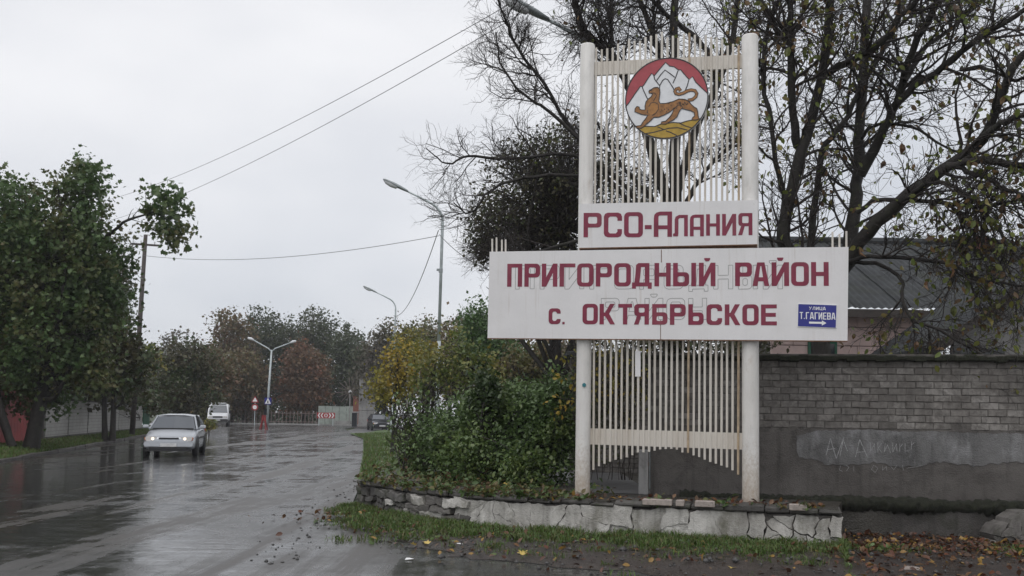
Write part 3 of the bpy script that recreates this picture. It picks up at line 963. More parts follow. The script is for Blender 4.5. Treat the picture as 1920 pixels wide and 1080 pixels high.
def wall_mesh(name, poly, o0, o1, tilt=(0, 0), bev=0.008, rough=0.0):
    """convex polygon in (s,z) -> slab on the wall between offsets o0 (back) and o1 (front)"""
    sub = []
    for i in range(len(poly)):
        a, b = np.array(poly[i]), np.array(poly[(i + 1) % len(poly)])
        k = max(1, int(np.linalg.norm(b - a) / 0.05))
        sub += [a + (b - a) * q / k for q in range(k)]
    poly = [crack_warp(p) for p in sub]
    c = np.mean(poly, axis=0)
    P = np.array(poly)
    def pos(p, o):
        o = o + (p[0] - c[0]) * tilt[0] + (p[1] - c[1]) * tilt[1]
        q = wpt(p[0], o)
        return (q[0], q[1], p[1])
    ins = c + (P - c) * (1 - min(0.4, bev / max(0.02, np.abs(P - c).max(0).min())))
    k = len(P)
    vs = [pos(p, o0) for p in P] + [pos(p, o1 - bev) for p in P] + [pos(p, o1 + random.uniform(-rough, rough)) for p in ins] + [pos(c, o1 + rough * 0.7)]
    fs = [(i, (i + 1) % k, k + (i + 1) % k, k + i) for i in range(k)] + [(k + i, k + (i + 1) % k, 2 * k + (i + 1) % k, 2 * k + i) for i in range(k)] + [(2 * k + i, 2 * k + (i + 1) % k, 3 * k) for i in range(k)]
    me = bpy.data.meshes.new(name)
    me.from_pydata(vs, [], fs)
    me.update()
    return me
def cut(poly, p, ang):
    n = (math.cos(ang), math.sin(ang))
    A, B = [], []
    m = len(poly)
    for i in range(m):
        a, b = poly[i], poly[(i + 1) % m]
        da = (a[0] - p[0]) * n[0] + (a[1] - p[1]) * n[1]
        db = (b[0] - p[0]) * n[0] + (b[1] - p[1]) * n[1]
        (A if da >= 0 else B).append(a)
        if da * db < 0:
            t = da / (da - db)
            q = (a[0] + (b[0] - a[0]) * t, a[1] + (b[1] - a[1]) * t)
            A.append(q)
            B.append(q)
    return A, B
def area(p):
    return abs(sum(p[i][0] * p[(i + 1) % len(p)][1] - p[(i + 1) % len(p)][0] * p[i][1] for i in range(len(p)))) / 2
def shrink(poly, g):
    c = np.mean(poly, axis=0)
    return [tuple(c + (np.array(p) - c) * max(0.5, 1 - g / max(0.02, np.linalg.norm(np.array(p) - c)))) for p in poly]
def shatter(poly, amin, out):
    a = area(poly)
    if a < amin or len(poly) < 3:
        if a > 0.0006:
            out.append(poly)
        return
    c = np.mean(poly, axis=0) + rng.normal(size=2) * 0.04
    ext = np.ptp(np.array(poly), axis=0)
    ang = (0 if ext[0] > ext[1] * 1.2 else math.pi / 2) + random.uniform(-0.75, 0.75)
    A, B = cut(poly, c, ang)
    if len(A) < 3 or len(B) < 3:
        out.append(poly)
        return
    for q in (A, B):
        shatter(q, amin * random.choice((0.5, 1, 1, 1.6, 2.4)), out)
HT = 0.45
core = MB()
K_ = 60
for i in range(K_):
    s0, s1 = WT * i / K_, WT * (i + 1) / K_
    q = [wpt(s0, -0.05), wpt(s1, -0.05), wpt(s1, -0.55), wpt(s0, -0.55)]
    zt = HT - 0.02
    core.add([(*p, -0.1) for p in q] + [(*p, zt) for p in q], [(0, 1, 5, 4), (4, 5, 6, 7), (2, 3, 7, 6)] + ([(3, 0, 4, 7)] if i == 0 else []) + ([(1, 2, 6, 5)] if i == K_ - 1 else []))
wchild('mortar_core', core.mesh('mortar_core'), 'dark_mortar', rw)
S_RUB = SC_[1] + 0.75                  # rubble at the road end, whitewashed face after it
# rubble courses
z = -0.06
while z < HT - 0.05:
    h = random.uniform(0.07, 0.14)
    s = 0.0
    while s < S_RUB + random.uniform(-0.3, 0.45):
        w = random.uniform(0.18, 0.55)
        z1 = min(HT + 0.02, z + h)
        j = lambda: random.uniform(-0.02, 0.02)
        poly = [(s + 0.01 + j() * .5, z + 0.008 + j()), (s + w * 0.5, z + 0.004 + j() * .6), (s + w - 0.012 + j() * .5, z + 0.008 + j()), (s + w - 0.012, z1 - 0.01 + j() * .8), (s + w * 0.45, z1 - 0.004 + j() * .5), (s + 0.012, z1 - 0.012 + j() * .8)]
        m_ = wall_mesh('stone', poly, -0.1, random.uniform(-0.03, 0.06), (random.uniform(-.12, .12), random.uniform(-.25, .25)), 0.010, 0.008)
        wchild('stone', m_, random.choice(['rubble_stone', 'rubble_stone', 'cap_stone', 'whitewash', 'whitewash'] if s > 1.0 else ['rubble_stone', 'cap_stone', 'cap_stone']), rw, False)
        s += w
    z += h
# whitewashed slabs, cracked
s = S_RUB
while s < WT - 0.02:
    w = min(random.uniform(0.45, 1.0), WT - s)
    out = []
    shatter([(s, -0.08), (s + w, -0.08), (s + w, HT + random.uniform(-0.03, 0.02)), (s, HT + random.uniform(-0.03, 0.02))], random.choice((0.05, 0.10, 0.15, 0.22)) if s < WT - 1.2 else 0.035, out)
    for poly in out:
        end = s > WT - 1.2
        o1 = random.choice((random.uniform(-0.012, 0.014), random.uniform(-0.012, 0.014), random.uniform(-0.045, 0.0))) if not end else random.uniform(-0.03, 0.05)
        poly = shrink(poly, random.choice((0.0002, 0.0005, 0.001, 0.003, 0.006)) if not end else random.uniform(0.004, 0.016))
        if len(poly) > 2:
            m_ = wall_mesh('plaster_slab', poly, -0.08, o1, (random.uniform(-.03, .03), random.uniform(-.03, .03)) if not end else (random.uniform(-.2, .2), random.uniform(-.2, .2)), 0.004, 0.003)
            wchild('plaster_slab', m_, 'whitewash', rw)
    s += w
# cap stones
s = 0.0
while s < WT - 0.05:
    w = min(random.uniform(0.14, 0.55), WT - s)
    hi = random.uniform(0.04, 0.085) + (0.03 if s < S_RUB else 0.0)
    jj = [random.uniform(-0.05, 0.025) for _ in range(8)]
    q = [wpt(s + 0.006, 0.03 + jj[0]), wpt(s + w - 0.006, 0.03 + jj[1]), wpt(s + w - 0.006, -0.62 + jj[2]), wpt(s + 0.006, -0.62 + jj[3])]
    z0, z1 = HT + 0.004 + jj[4] * 0.2, HT + hi + jj[5] * 0.4
    mb = MB()
    ci = sum(np.array(p) for p in q) / 4
    qi = [tuple(np.array(p) + (ci - np.array(p)) * 0.06) for p in q]
    mb.add([(*p, z0) for p in qi] + [(*p, z0 + 0.02) for p in q] + [(*p, z1 - 0.015 + random.uniform(-.008, .008)) for p in q] + [(*p, z1 + random.uniform(-.01, .01)) for p in qi],
           [(3, 2, 1, 0), (12, 13, 14, 15)] + [(4 * k + i, 4 * k + (i + 1) % 4, 4 * k + 4 + (i + 1) % 4, 4 * k + 4 + i) for k in range(3) for i in range(4)])
    wchild('cap_stone', mb.mesh('cap_stone'), 'cap_stone', rw)
    s += w
# pale loose bricks lying along the top edge
for i, (px, py, wd, lab) in enumerate([(1231, 937, 0.36, 'long pale brick set in the wall edge below the grille'), (1324, 942, 0.24, 'pale brick lying on the wall edge beside the sign post'), (1272, 938, 0.10, 'small broken brick bit on the low wall edge'), (1503, 951, 0.2, 'pale brick on the broken wall end past the sign post')]):
    g = gnd(px, py, 0.54)
    sb_ = min(np.linspace(0.1, WT - 0.1, 300), key=lambda q: abs(wpt(q)[0] - g[0]))
    fe_ = wpt(sb_, 0.015)
    g = np.array([fe_[0], fe_[1], 0.5])
    mb = MB().box((0, 0, 0.0), (wd, 0.13, 0.075), 0, 0.008)
    o = tag(mb.build('loose_brick', 'light_brick', None, (g[0], g[1], 0.525)), lab, 'brick')
    o.rotation_euler = (0, 0, R(-14) + random.uniform(-0.08, 0.08))
# stub of the same wall continuing at the right edge of the picture
st = thing('wall_stub', 'broken mossy stone wall stub beyond the leaf filled gap', 'wall', (6.05, 12.55, 0))
sp0 = gnd(1852, 1030)
out = []
shatter([(0.0, -0.1), (1.5, -0.1), (1.5, 0.52), (0.42, 0.47), (0.14, 0.30)], 0.03, out)
for poly in out:
    poly = shrink(poly, random.uniform(0.002, 0.010))
    sub = []
    for i in range(len(poly)):
        a, b = np.array(poly[i]), np.array(poly[(i + 1) % len(poly)])
        k = max(1, int(np.linalg.norm(b - a) / 0.05))
        sub += [a + (b - a) * q / k for q in range(k)]
    pts2 = [(sp0[0] + p[0], p[1]) for p in map(crack_warp, sub)]
    xm = np.mean([p[0] for p in poly])
    yb = sp0[1] - 0.18 * xm
    mb = MB().prism(pts2, yb + random.uniform(-0.05, 0.05), yb + 0.4)
    wchild('stone', mb.mesh('stone'), random.choice(['whitewash', 'whitewash', 'rubble_stone', 'rubble_stone', 'cap_stone']), st)

# ================================================================== THE SIGN
SA = R(-14)
sp = gnd(1092, 925, 0.565)
su = np.array([math.cos(SA), math.sin(SA), 0.0])
sn = np.array([-math.sin(SA), math.cos(SA), 0.0])     # away from the camera
def SL(px, py, off=0.0):
    r = ray(px, py)
    o0 = sp + sn * off
    t = ((o0 - np.array([0, 0, EYE])) @ sn) / (r @ sn)
    p = np.array([0, 0, EYE]) + r * t - np.array([sp[0], sp[1], 0])
    return (float(p @ su), float(p[2]))
sign = thing('entrance_sign', 'tall white lattice village entrance sign with round emblem and two lettered panels', 'sign', (sp[0], sp[1], 0.0), SA)
# posts: concrete filled pipes
for (bx, by), (tx, ty), rr_ in (((1092, 925), (1102, 84), 0.099), ((1407.5, 936), (1406, 67), 0.106)):
    a, b = SL(bx, by), SL(tx, ty)
    mb = MB().tube([(a[0], 0, 0.40), (a[0], 0, a[1] + 0.02), (a[0] * .5 + b[0] * .5, 0, (a[1] + b[1]) / 2), (b[0], 0, b[1] - 0.02), (b[0], 0, b[1])], [rr_ * 1.0, rr_, rr_, rr_, rr_ * 0.9], 24)
    o = mb.build('post', 'post_white', sign, None)
    for p_ in o.data.polygons:
        p_.use_smooth = len(p_.vertices) == 4
# vertical bars, one tall bar each, cut to an arch at both ends
xs_t = np.linspace(1118.5, 1385, 27)
xs_b = np.linspace(1113, 1384, 27)
for i in range(27):
    f = (i - 13) / 13.0
    yb = 842 + 42 * abs(f) ** 1.6 + 4 * f + random.uniform(-2, 2)
    yt = 66 + 26 * abs(f) ** 1.4 - 5 * f + random.uniform(-7, 6)
    a, b = SL(xs_b[i], yb), SL(xs_t[i], yt)
    w = 0.0115 + random.uniform(-0.0008, 0.001)
    k = random.uniform(-0.006, 0.006)
    mid = ((a[0] + b[0]) / 2 + k, (a[1] + b[1]) / 2)
    mb = MB().tube([(a[0], -0.02, a[1]), (mid[0], -0.02, mid[1]), (b[0], -0.02, b[1])], w * 1.25, 4)
    o = mb.build('bar', 'bar_rusty' if i in (17, 26) else 'bar_white', sign)
# rails behind the bars
def quad_prism(px4, y0, y1):
    return [SL(*p, (y0 + y1) / 2) for p in px4]
for q in ([(1112, 142), (1394, 128), (1394, 103), (1112, 117)], [(1104, 833), (1394, 843), (1394, 812), (1104, 803)]):
    MB().prism(quad_prism(q, -0.003, 0.03), -0.003, 0.04).build('rail', 'bar_white', sign)
# small plate stuck between two bars
MB().prism(quad_prism([(1191, 706), (1201, 706), (1201, 658), (1191, 658)], -0.04, -0.036), -0.042, -0.037).build('plate_scrap', 'panel_white', sign)
# panels: sheet steel boxes
PF = -0.165
def panel(name, corners, y0=PF, y1=-0.115):
    return MB().prism([SL(*p, y0) for p in corners], y0, y1).build(name, 'panel_white', sign)
up_panel = panel('upper_panel', [(1086, 465), (1240, 462), (1420, 458), (1421, 375), (1240, 379), (1086, 382)])
lo_panel = panel('lower_panel', [(914, 634), (1238, 637), (1589, 639), (1591, 463), (1238, 467), (918, 472)])
# seam and frame lips
for q, par in (([(1238, 600), (1239.2, 600), (1239.2, 637), (1238, 637)], lo_panel), ([(1239.4, 468), (1240.8, 468), (1240.8, 492), (1239.4, 492)], lo_panel), ([(1086, 466.8), (1420, 459.8), (1420, 457.8), (1086, 464.8)], up_panel), ([(914, 635.5), (1589, 640.8), (1589, 638.8), (914, 633.8)], lo_panel)):
    MB().prism([SL(*p, PF) for p in q], PF - 0.002, PF + 0.03).build('rust_seam', 'rust', par)
# dark steel angle under the upper panel
MB().prism([SL(*p, -0.13) for p in [(1086, 470), (1420, 464), (1420, 459), (1086, 466)]], -0.112, -0.06).build('support_angle', 'rust', sign)
# stub bars behind the long panel
for x in (923, 931, 941, 948, 1561, 1574, 1587):
    a = SL(x, 500, -0.1)
    b = SL(x, (450 if x < 1000 else 438) + random.uniform(-5, 8), -0.1)
    MB().tube([(a[0], -0.1, a[1]), (b[0], -0.1, b[1])], 0.012, 4).build('bar', 'bar_white', sign)
# braces from the posts to the ends of the long panel
for xa, xb in ((930, 1090), (1410, 1575)):
    for yy in (500, 610):
        a, b = SL(xa, yy, -0.09), SL(xb, yy, -0.09)
        MB().box(((a[0] + b[0]) / 2, -0.09, (a[1] + b[1]) / 2), (b[0] - a[0], 0.045, 0.045)).build('bracket', 'rust', sign)

# --- lettering
def rnd(x0, y0, x1, y1, r, mask='1111'):
    """rectangle loop, corners BL BR TR TL rounded where mask is 1"""
    r = min(r, (x1 - x0) * 0.49, (y1 - y0) * 0.49)
    out = []
    for k, (cx, cy, a0, px, py) in enumerate(((x0 + r, y0 + r, 180, x0, y0), (x1 - r, y0 + r, 270, x1, y0), (x1 - r, y1 - r, 0, x1, y1), (x0 + r, y1 - r, 90, x0, y1))):
        if mask[k] == '1':
            for q in range(5):
                a = R(a0 + 22.5 * q)
                out.append((cx + math.cos(a) * r, cy + math.sin(a) * r))
        else:
            out.append((px, py))
    return out
def glyph(c, w, h, t):
    v = t * 0.86                      # horizontal strokes are thinner
    r, q = t * 0.85, t * 0.35
    hb = 0.40 * h
    mir = lambda ls: [[(w - x, y) for x, y in l] for l in ls]
    if c == 'П': return [[[(0, 0), (t, 0), (t, h - v), (w - t, h - v), (w - t, 0), (w, 0), (w, h), (0, h)]]]
    if c == 'п': return [[[(0, 0), (t, 0), (t, h - v), (w - t, h - v), (w - t, 0), (w, 0), (w, h)] + [(r * 1.5, h), (r * .6, h - r * .25), (r * .15, h - r * .8), (0, h - 1.6 * r)]]]
    if c == 'л': return [[[(-0.12 * w, 0), (t * 0.9, 0), (t, v), (t, h - v - q), (t + q, h - v), (w - t, h - v), (w - t, 0), (w, 0), (w, h), (r * 1.4, h), (r * .3, h - r * .6), (0, h - 1.5 * r), (0, v), (-0.12 * w, v * .8)]]]
    if c in 'Рр': return [[[(0, 0), (t, 0), (t, hb)] + rnd(t, hb, w, h, r, '0110')[1:-1] + [(0, h)], rnd(t, hb + v, w - t, h - v, q)]]
    if c == 'Я': return [[[(w, 0), (w - t, 0), (w - t, hb), (0.30 * w + t * .55, hb), (t, 0), (0 - .02 * w, 0), (0.20 * w, hb + .03 * h)] + [(w - x, y) for x, y in rnd(t, hb, w, h, r, '0110')[2:-1]] + [(w, h)], [(w - x, y) for x, y in rnd(t, hb + v, w - t, h - v, q)]]]
    if c == 'И': return [[[(0, 0), (t, 0), (w - t, .60 * h), (w - t, 0), (w, 0), (w, h), (w - t, h), (t, .40 * h), (t, h), (0, h)]]]
    if c == 'Й': return glyph('И', w, h, t) + [[[(w * .5 - .18 * w, h * 1.14), (w * .5 - .10 * w, h * 1.06), (w * .5 + .10 * w, h * 1.06), (w * .5 + .18 * w, h * 1.14), (w * .5 + .18 * w, h * 1.20), (w * .5 - .18 * w, h * 1.20)]]]
    if c == 'Г': return [[[(0, 0), (t, 0), (t, h - v), (w, h - v), (w, h), (0, h)]]]
    if c == 'О': return [[rnd(0, 0, w, h, r * 1.2), rnd(t, v, w - t, h - v, q)]]
    if c == 'Д': return [[[(0, -.10 * h), (.85 * t, -.10 * h), (.85 * t, 0), (w - .85 * t, 0), (w - .85 * t, -.10 * h), (w, -.10 * h), (w, v), (.88 * w, v), (.88 * w, h), (.32 * w, h), (.20 * w, .92 * h), (.17 * w, .5 * h), (.12 * w, v), (0, v)], [(.14 * w + t, v), (.88 * w - t, v), (.88 * w - t, h - v), (.22 * w + t, h - v), (.19 * w + t, .5 * h)]]]
    if c == 'Н': return [[[(0, 0), (t, 0), (t, .5 * h - v / 2), (w - t, .5 * h - v / 2), (w - t, 0), (w, 0), (w, h), (w - t, h), (w - t, .5 * h + v / 2), (t, .5 * h + v / 2), (t, h), (0, h)]]]
    if c == 'Ь': return [[[(0, 0)] + rnd(t, 0, w, .60 * h, r, '0110')[1:-1] + [(t, .60 * h), (t, h), (0, h)], rnd(t, v, w - t, .60 * h - v, q)]]
    if c == 'Ы': return glyph('Ь', w * .70, h, t) + [[[(w - t, 0), (w, 0), (w, h), (w - t, h)]]]
    if c == 'А': return [[[(0, 0), (t, 0), (t + .05 * w, .20 * h), (w - t - .05 * w, .20 * h), (w - t, 0), (w, 0), (.72 * w, h), (.28 * w, h)], [(t + .08 * w, .20 * h + v), (w - t - .08 * w, .20 * h + v), (.53 * w, .84 * h), (.47 * w, .84 * h)]]]
    if c == 'а': return [[[(0, 0), (t, 0), (t, .30 * h), (w - t, .30 * h), (w - t, 0), (w, 0), (w, h), (r * 1.6, h), (r * .7, h - r * .25), (r * .15, h - r * .8), (0, h - 1.7 * r)], rnd(t, .30 * h + v, w - t, h - v, q, '0001')]]
    if c == 'К': return [[[(0, 0), (t, 0), (t, .40 * h), (.36 * w, .40 * h), (w - t * 1.1, 0), (w, 0), (.62 * w, .52 * h), (w * .98, h), (w - t * 1.15, h), (.36 * w, .40 * h + v), (t, .40 * h + v), (t, h), (0, h)]]]
    if c == 'Т': return [[[(w / 2 - t / 2, 0), (w / 2 + t / 2, 0), (w / 2 + t / 2, h - v), (w, h - v), (w, h), (0, h), (0, h - v), (w / 2 - t / 2, h - v)]]]
    if c == 'Б': return [[[(0, 0)] + rnd(t, 0, w, .60 * h, r, '0110')[1:-1] + [(t, .60 * h), (t, h - v), (.93 * w, h - v), (.93 * w, h), (0, h)], rnd(t, v, w - t, .60 * h - v, q)]]
    if c == 'С': return [[[(w, .33 * h), (w - t, .33 * h), (w - t, v + q), (w - t - q, v), (t + q, v), (t, v + q), (t, h - v - q), (t + q, h - v), (w - t - q, h - v), (w - t, h - v - q), (w - t, .67 * h), (w, .67 * h), (w, h - r), (w - r * .3, h - r * .3), (w - r, h), (r, h), (r * .3, h - r * .3), (0, h - r), (0, r), (r * .3, r * .3), (r, 0), (w - r, 0), (w - r * .3, r * .3), (w, r)][::-1]]]
    if c == 'Е': return [[[(0, 0), (w, 0), (w, v), (t, v), (t, .5 * h - v / 2), (.94 * w, .5 * h - v / 2), (.94 * w, .5 * h + v / 2), (t, .5 * h + v / 2), (t, h - v), (w, h - v), (w, h), (0, h)]]]
    if c == 'В': return [[rnd(0, 0, w, h, r, '0110'), rnd(t, v, w - t, .5 * h - v / 2, q), rnd(t, .5 * h + v / 2, w - t, h - v, q)]]
    if c == 'У': return [[[(.1 * w, 0), (.1 * w + t, 0), (w, h), (w - t, h), (.52 * w, .48 * h), (t, h), (0, h), (.42 * w, .3 * h)]]]
    if c == 'Ц': return [[[(0, 0), (w - .6 * t, 0), (w - .6 * t, -.14 * h), (w + .25 * t, -.14 * h), (w + .25 * t, v), (w, v), (w, h), (w - t, h), (w - t, v), (t, v), (t, h), (0, h)]]]
    if c == 'Л': return [[[(0, 0), (t, 0), (.3 * w + t * .6, h - v), (w - t, h - v), (w - t, 0), (w, 0), (w, h), (.28 * w, h)]]]
    return [[[(0, 0), (w, 0), (w, h), (0, h)]]]
def put_glyph(c, px0, px1, ytop, ybot, t, parent, mat, y, th=0.004, name='letter', shear=0.0):
    a, b = SL(px0, ybot, y), SL(px1, ytop, y)
    d = SL(px1, ybot, y)
    w, h = d[0] - a[0], b[1] - d[1]
    sl_ = (d[1] - a[1]) / w
    mb = MB()
    for loops in glyph(c, w, h, t):
        ls = [[(a[0] + x, a[1] + z + x * sl_) for x, z in l] for l in loops]
        mb.prism(ls[0], y, y + th, ls[1:])
    return mb.build(name, mat, parent)
LY = PF - 0.0035
px_m = lambda k: k / F * 12.95
row1 = [('П', 950.7, 978.7), ('Р', 983, 1012), ('И', 1015.6, 1044.8), ('Г', 1049, 1078.4), ('О', 1081.8, 1112.7), ('Р', 1117, 1147), ('О', 1151.4, 1182.7), ('Д', 1185, 1222), ('Н', 1227, 1257.5), ('Ы', 1262, 1305), ('Й', 1310.5, 1341.5), ('Р', 1378.3, 1410), ('А', 1411, 1442.4), ('Й', 1446.8, 1479.6), ('О', 1483.5, 1516.8), ('Н', 1521, 1554)]
for c, a, b in row1:
    f = (a - 950) / 604
    put_glyph(c, a, b, 494.5 - 3.5 * f, 537.6 - 1.8 * f, px_m(8.6), lo_panel, 'letter_red', LY)
row2 = [('О', 1092, 1120.8), ('К', 1124, 1153), ('Т', 1159, 1185), ('Я', 1189, 1216.7), ('Б', 1222.7, 1251.4), ('Р', 1256, 1285.7), ('Ь', 1290.5, 1319.3), ('С', 1324.6, 1353.9), ('К', 1359, 1388), ('О', 1392, 1422.6), ('Е', 1427, 1456.6)]
for c, a, b in row2:
    f = (a - 1092) / 364
    put_glyph(c, a, b, 569.5 + 1.3 * f, 608 + 2 * f, px_m(8.2), lo_panel, 'letter_red', LY)
put_glyph('С', 1028.5, 1050.9, 578, 607.8, px_m(7.2), lo_panel, 'letter_red', LY)
put_glyph('.', 1054.3, 1058.6, 603.6, 608, 0.01, lo_panel, 'letter_red', LY, name='full_stop')
row0 = [('Р', 1094, 1127.8, 399, 444.8, 8.6), ('С', 1132, 1166, 398.6, 444.8, 8.6), ('О', 1170, 1205.4, 397.6, 444.8, 8.6), ('-', 1209, 1221.8, 422, 429.6, 8.6), ('а', 1225.8, 1260, 396.5, 444, 8.6), ('л', 1265, 1289.6, 402.8, 443, 6.8), ('а', 1293.6, 1319.7, 402.2, 443, 6.8), ('Н', 1324, 1349.8, 401.5, 441.8, 6.8), ('И', 1354, 1380.4, 401, 441.5, 6.8), ('Я', 1384.5, 1410.8, 399.3, 440.8, 6.8)]
for c, a, b, y0, y1, t in row0:
    put_glyph(c, a, b, y0, y1, px_m(t), up_panel, 'letter_red', LY, name='hyphen' if c == '-' else 'letter')
# ridges of the older lettering that show through the paint; edge shade painted in grey
def ghost(text, x0, pitch, w, ytop, ybot, t):
    for i, c in enumerate(text):
        if c == ' ':
            continue
        a, b = SL(x0 + i * pitch, ybot, LY), SL(x0 + i * pitch + w, ytop, LY)
        W_, H_ = b[0] - a[0], b[1] - a[1]
        mb = MB()
        for loops in glyph(c, W_, H_, t):
            for l in loops:
                for p, q in zip(l, l[1:] + l[:1]):
                    dx, dz = q[0] - p[0], q[1] - p[1]
                    ln = math.hypot(dx, dz)
                    if ln < 1e-4:
                        continue
                    nx, nz = -dz / ln * 0.0035, dx / ln * 0.0035
                    P_ = [(a[0] + p[0] + nx, a[1] + p[1] + nz), (a[0] + p[0] - nx, a[1] + p[1] - nz), (a[0] + q[0] - nx, a[1] + q[1] - nz), (a[0] + q[0] + nx, a[1] + q[1] + nz)]
                    vs = [(x, LY + 0.0016, z) for x, z in P_] + [(x, PF, z) for x, z in P_]
                    mb.add(vs, [(0, 1, 2, 3), (0, 4, 5, 1), (1, 5, 6, 2), (2, 6, 7, 3), (3, 7, 4, 0)])
        mb.build('letter_ridge', 'ridge_shade_paint', lo_panel)
ghost('ПРИГОРОДНЫЙ', 966, 46.5, 36, 497, 542, px_m(8))
ghost('РАЙОН', 1127, 41, 34, 559, 599, px_m(8))

# --- emblem
em = thing('emblem_tmp', 'x', 'x')
bpy.data.objects.remove(em)
EY = -0.085
ec = SL(1249.4, 184.1, EY)
er = SL(1328.6, 184.1, EY)[0] - ec[0]
def E(zx, zy):       # emblem drawing units -> sign local
    k = er / 450.0
    return (ec[0] + (zx - 565) * k, ec[1] - (zy - 535) * k)
circ = [(ec[0] + er * math.cos(a), ec[1] + er * math.sin(a)) for a in np.linspace(0, 2 * math.pi, 64, endpoint=False)]
emblem = MB().prism(circ, EY, EY + 0.03).build('emblem', 'emblem_white', sign)
emblem['label'] = 'round painted shield with spotted leopard before white peaks'
def arc(a0, a1, n=24, k=0.992):
    return [(565 + 450 * k * math.cos(a), 535 - 450 * k * math.sin(a)) for a in np.linspace(a0, a1, n)]
def zang(p):
    return math.atan2(-(p[1] - 535), p[0] - 565)
def flat(name, pts, mat, lay):
    l = [E(*p) for p in pts]
    return MB().prism(l, EY - 0.0015 * lay, EY - 0.0015 * lay + 0.0012).build(name, mat, emblem)
def lines(name, polys, width, mat, lay, closed=False):
    mb = MB()
    y = EY - 0.0015 * lay
    for pl in polys:
        pl = [np.array(E(*p)) for p in pl]
        if closed:
            pl = pl + [pl[0], pl[1]]
        L2, R2 = [], []
        hw = width * er / 450 / 2
        for i, p in enumerate(pl):
            t = pl[min(i + 1, len(pl) - 1)] - pl[max(i - 1, 0)]
            t /= np.linalg.norm(t) + 1e-9
            L2.append(p + np.array((-t[1], t[0])) * hw)
            R2.append(p - np.array((-t[1], t[0])) * hw)
        for i in range(len(pl) - 1):
            q = (R2[i], R2[i + 1], L2[i + 1], L2[i])
            mb.add([(a[0], y, a[1]) for a in q], [(0, 1, 2, 3)])
    return mb.build(name, mat, emblem)
sky_l = [(118, 612), (160, 560), (225, 465), (285, 383), (303, 392), (322, 372), (365, 305), (405, 250), (432, 280), (495, 205), (555, 138), (600, 182), (645, 192), (697, 234), (718, 230), (745, 268), (808, 345), (845, 315), (880, 380), (940, 445), (1014, 520)]
a_r, a_l = zang(sky_l[-1]), zang(sky_l[0])
if a_l < a_r: a_l += 2 * math.pi
flat('red_sky', sky_l + arc(a_r, a_l, 30), 'emblem_red', 1)
gr_top = [(215, 828), (330, 832), (440, 842), (505, 818), (640, 808), (720, 818), (790, 800), (860, 790), (935, 782)]
b_l, b_r = zang(gr_top[0]), zang(gr_top[-1])
flat('gold_ground', gr_top + arc(b_r, b_l, 26), 'emblem_gold', 1)
lines('outline', [sky_l, gr_top, [(300, 385), (320, 440), (362, 530)], [(425, 262), (440, 320), (495, 395), (490, 420)], [(460, 332), (500, 275), (550, 222), (600, 262), (655, 310)], [(492, 392), (525, 335), (552, 318), (580, 330), (640, 430), (655, 470)], [(690, 240), (665, 310), (635, 375)], [(805, 350), (790, 410), (765, 470)],
      [(340, 915), (430, 905), (520, 885), (600, 868), (690, 868), (790, 900)], [(470, 845), (540, 882)], [(560, 895), (610, 915), (680, 955)], [(700, 815), (760, 850), (840, 880)]], 11, 'emblem_line', 2)['kind'] = 'stuff'
lines('rim', [arc(0, 2 * math.pi, 72, 0.985)], 13, 'emblem_line', 3)
leo = [(375, 455), (383, 437), (410, 425), (430, 411), (470, 408), (494, 430), (497, 470), (490, 520), (485, 562), (500, 592), (560, 593), (640, 577), (700, 553), (760, 561), (802, 580), (830, 620), (860, 650), (890, 670), (900, 700), (905, 750), (915, 785), (880, 797), (835, 790), (848, 766), (868, 750), (862, 712), (830, 692), (780, 676), (730, 660), (712, 680), (692, 720), (680, 750), (640, 782), (590, 806), (560, 822), (505, 816), (515, 795), (560, 788), (600, 750), (630, 708), (645, 662), (600, 692), (540, 722), (480, 742), (430, 740), (400, 772), (350, 812), (320, 838), (295, 852), (240, 847), (240, 826), (290, 822), (310, 790), (345, 745), (365, 712), (345, 710), (300, 700), (250, 677), (224, 665), (228, 630), (246, 607), (272, 615), (277, 640), (300, 650), (336, 652), (335, 610), (345, 562), (370, 532), (400, 510), (417, 482), (398, 470), (380, 468)]
leop = flat('leopard', leo[::-1], 'emblem_tan', 3)
flat('leopard_shoulder', [(375, 620), (400, 580), (440, 575), (478, 600), (482, 650), (455, 690), (410, 710), (372, 690), (360, 655)], 'emblem_tan_light', 4)
tail = [(795, 575), (845, 568), (880, 540), (890, 505), (870, 472), (830, 462), (790, 470), (750, 490), (700, 502), (667, 490), (656, 465), (670, 441), (700, 432), (714, 450), (694, 460)]
lines('tail_outline', [tail], 38, 'emblem_line', 3)
lines('tail', [tail], 24, 'emblem_tan', 4)
lines('leopard_outline', [leo], 9, 'emblem_line', 5, True)
lines('leopard_outline', [[(375, 620), (400, 580), (440, 575), (478, 600), (482, 650), (455, 690), (415, 720)], [(365, 655), (362, 690)], [(400, 470), (440, 470), (460, 500), (425, 560)], [(640, 665), (690, 620), (720, 625)], [(700, 600), (735, 640), (740, 660)], [(385, 440), (410, 440)]], 7, 'emblem_line', 5)
spots = MB()
rs_ = random.Random(3)
for k in range(34):
    x = rs_.uniform(500, 800)
    z_ = rs_.uniform(600, 700) - (x - 500) * 0.13
    if x < 520 + 0 or (z_ > 690 - (x - 480) * 0.2):
        pass
    p = E(x, min(z_, 715 - (x - 480) * 0.32))
    s_ = er / 450 * rs_.uniform(4, 8)
    spots.add([(p[0] - s_, EY - 0.0092, p[1]), (p[0], EY - 0.0092, p[1] - s_), (p[0] + s_, EY - 0.0092, p[1]), (p[0], EY - 0.0092, p[1] + s_)], [(0, 1, 2, 3)])
spots.build('spots', 'emblem_line', emblem)['kind'] = 'stuff'
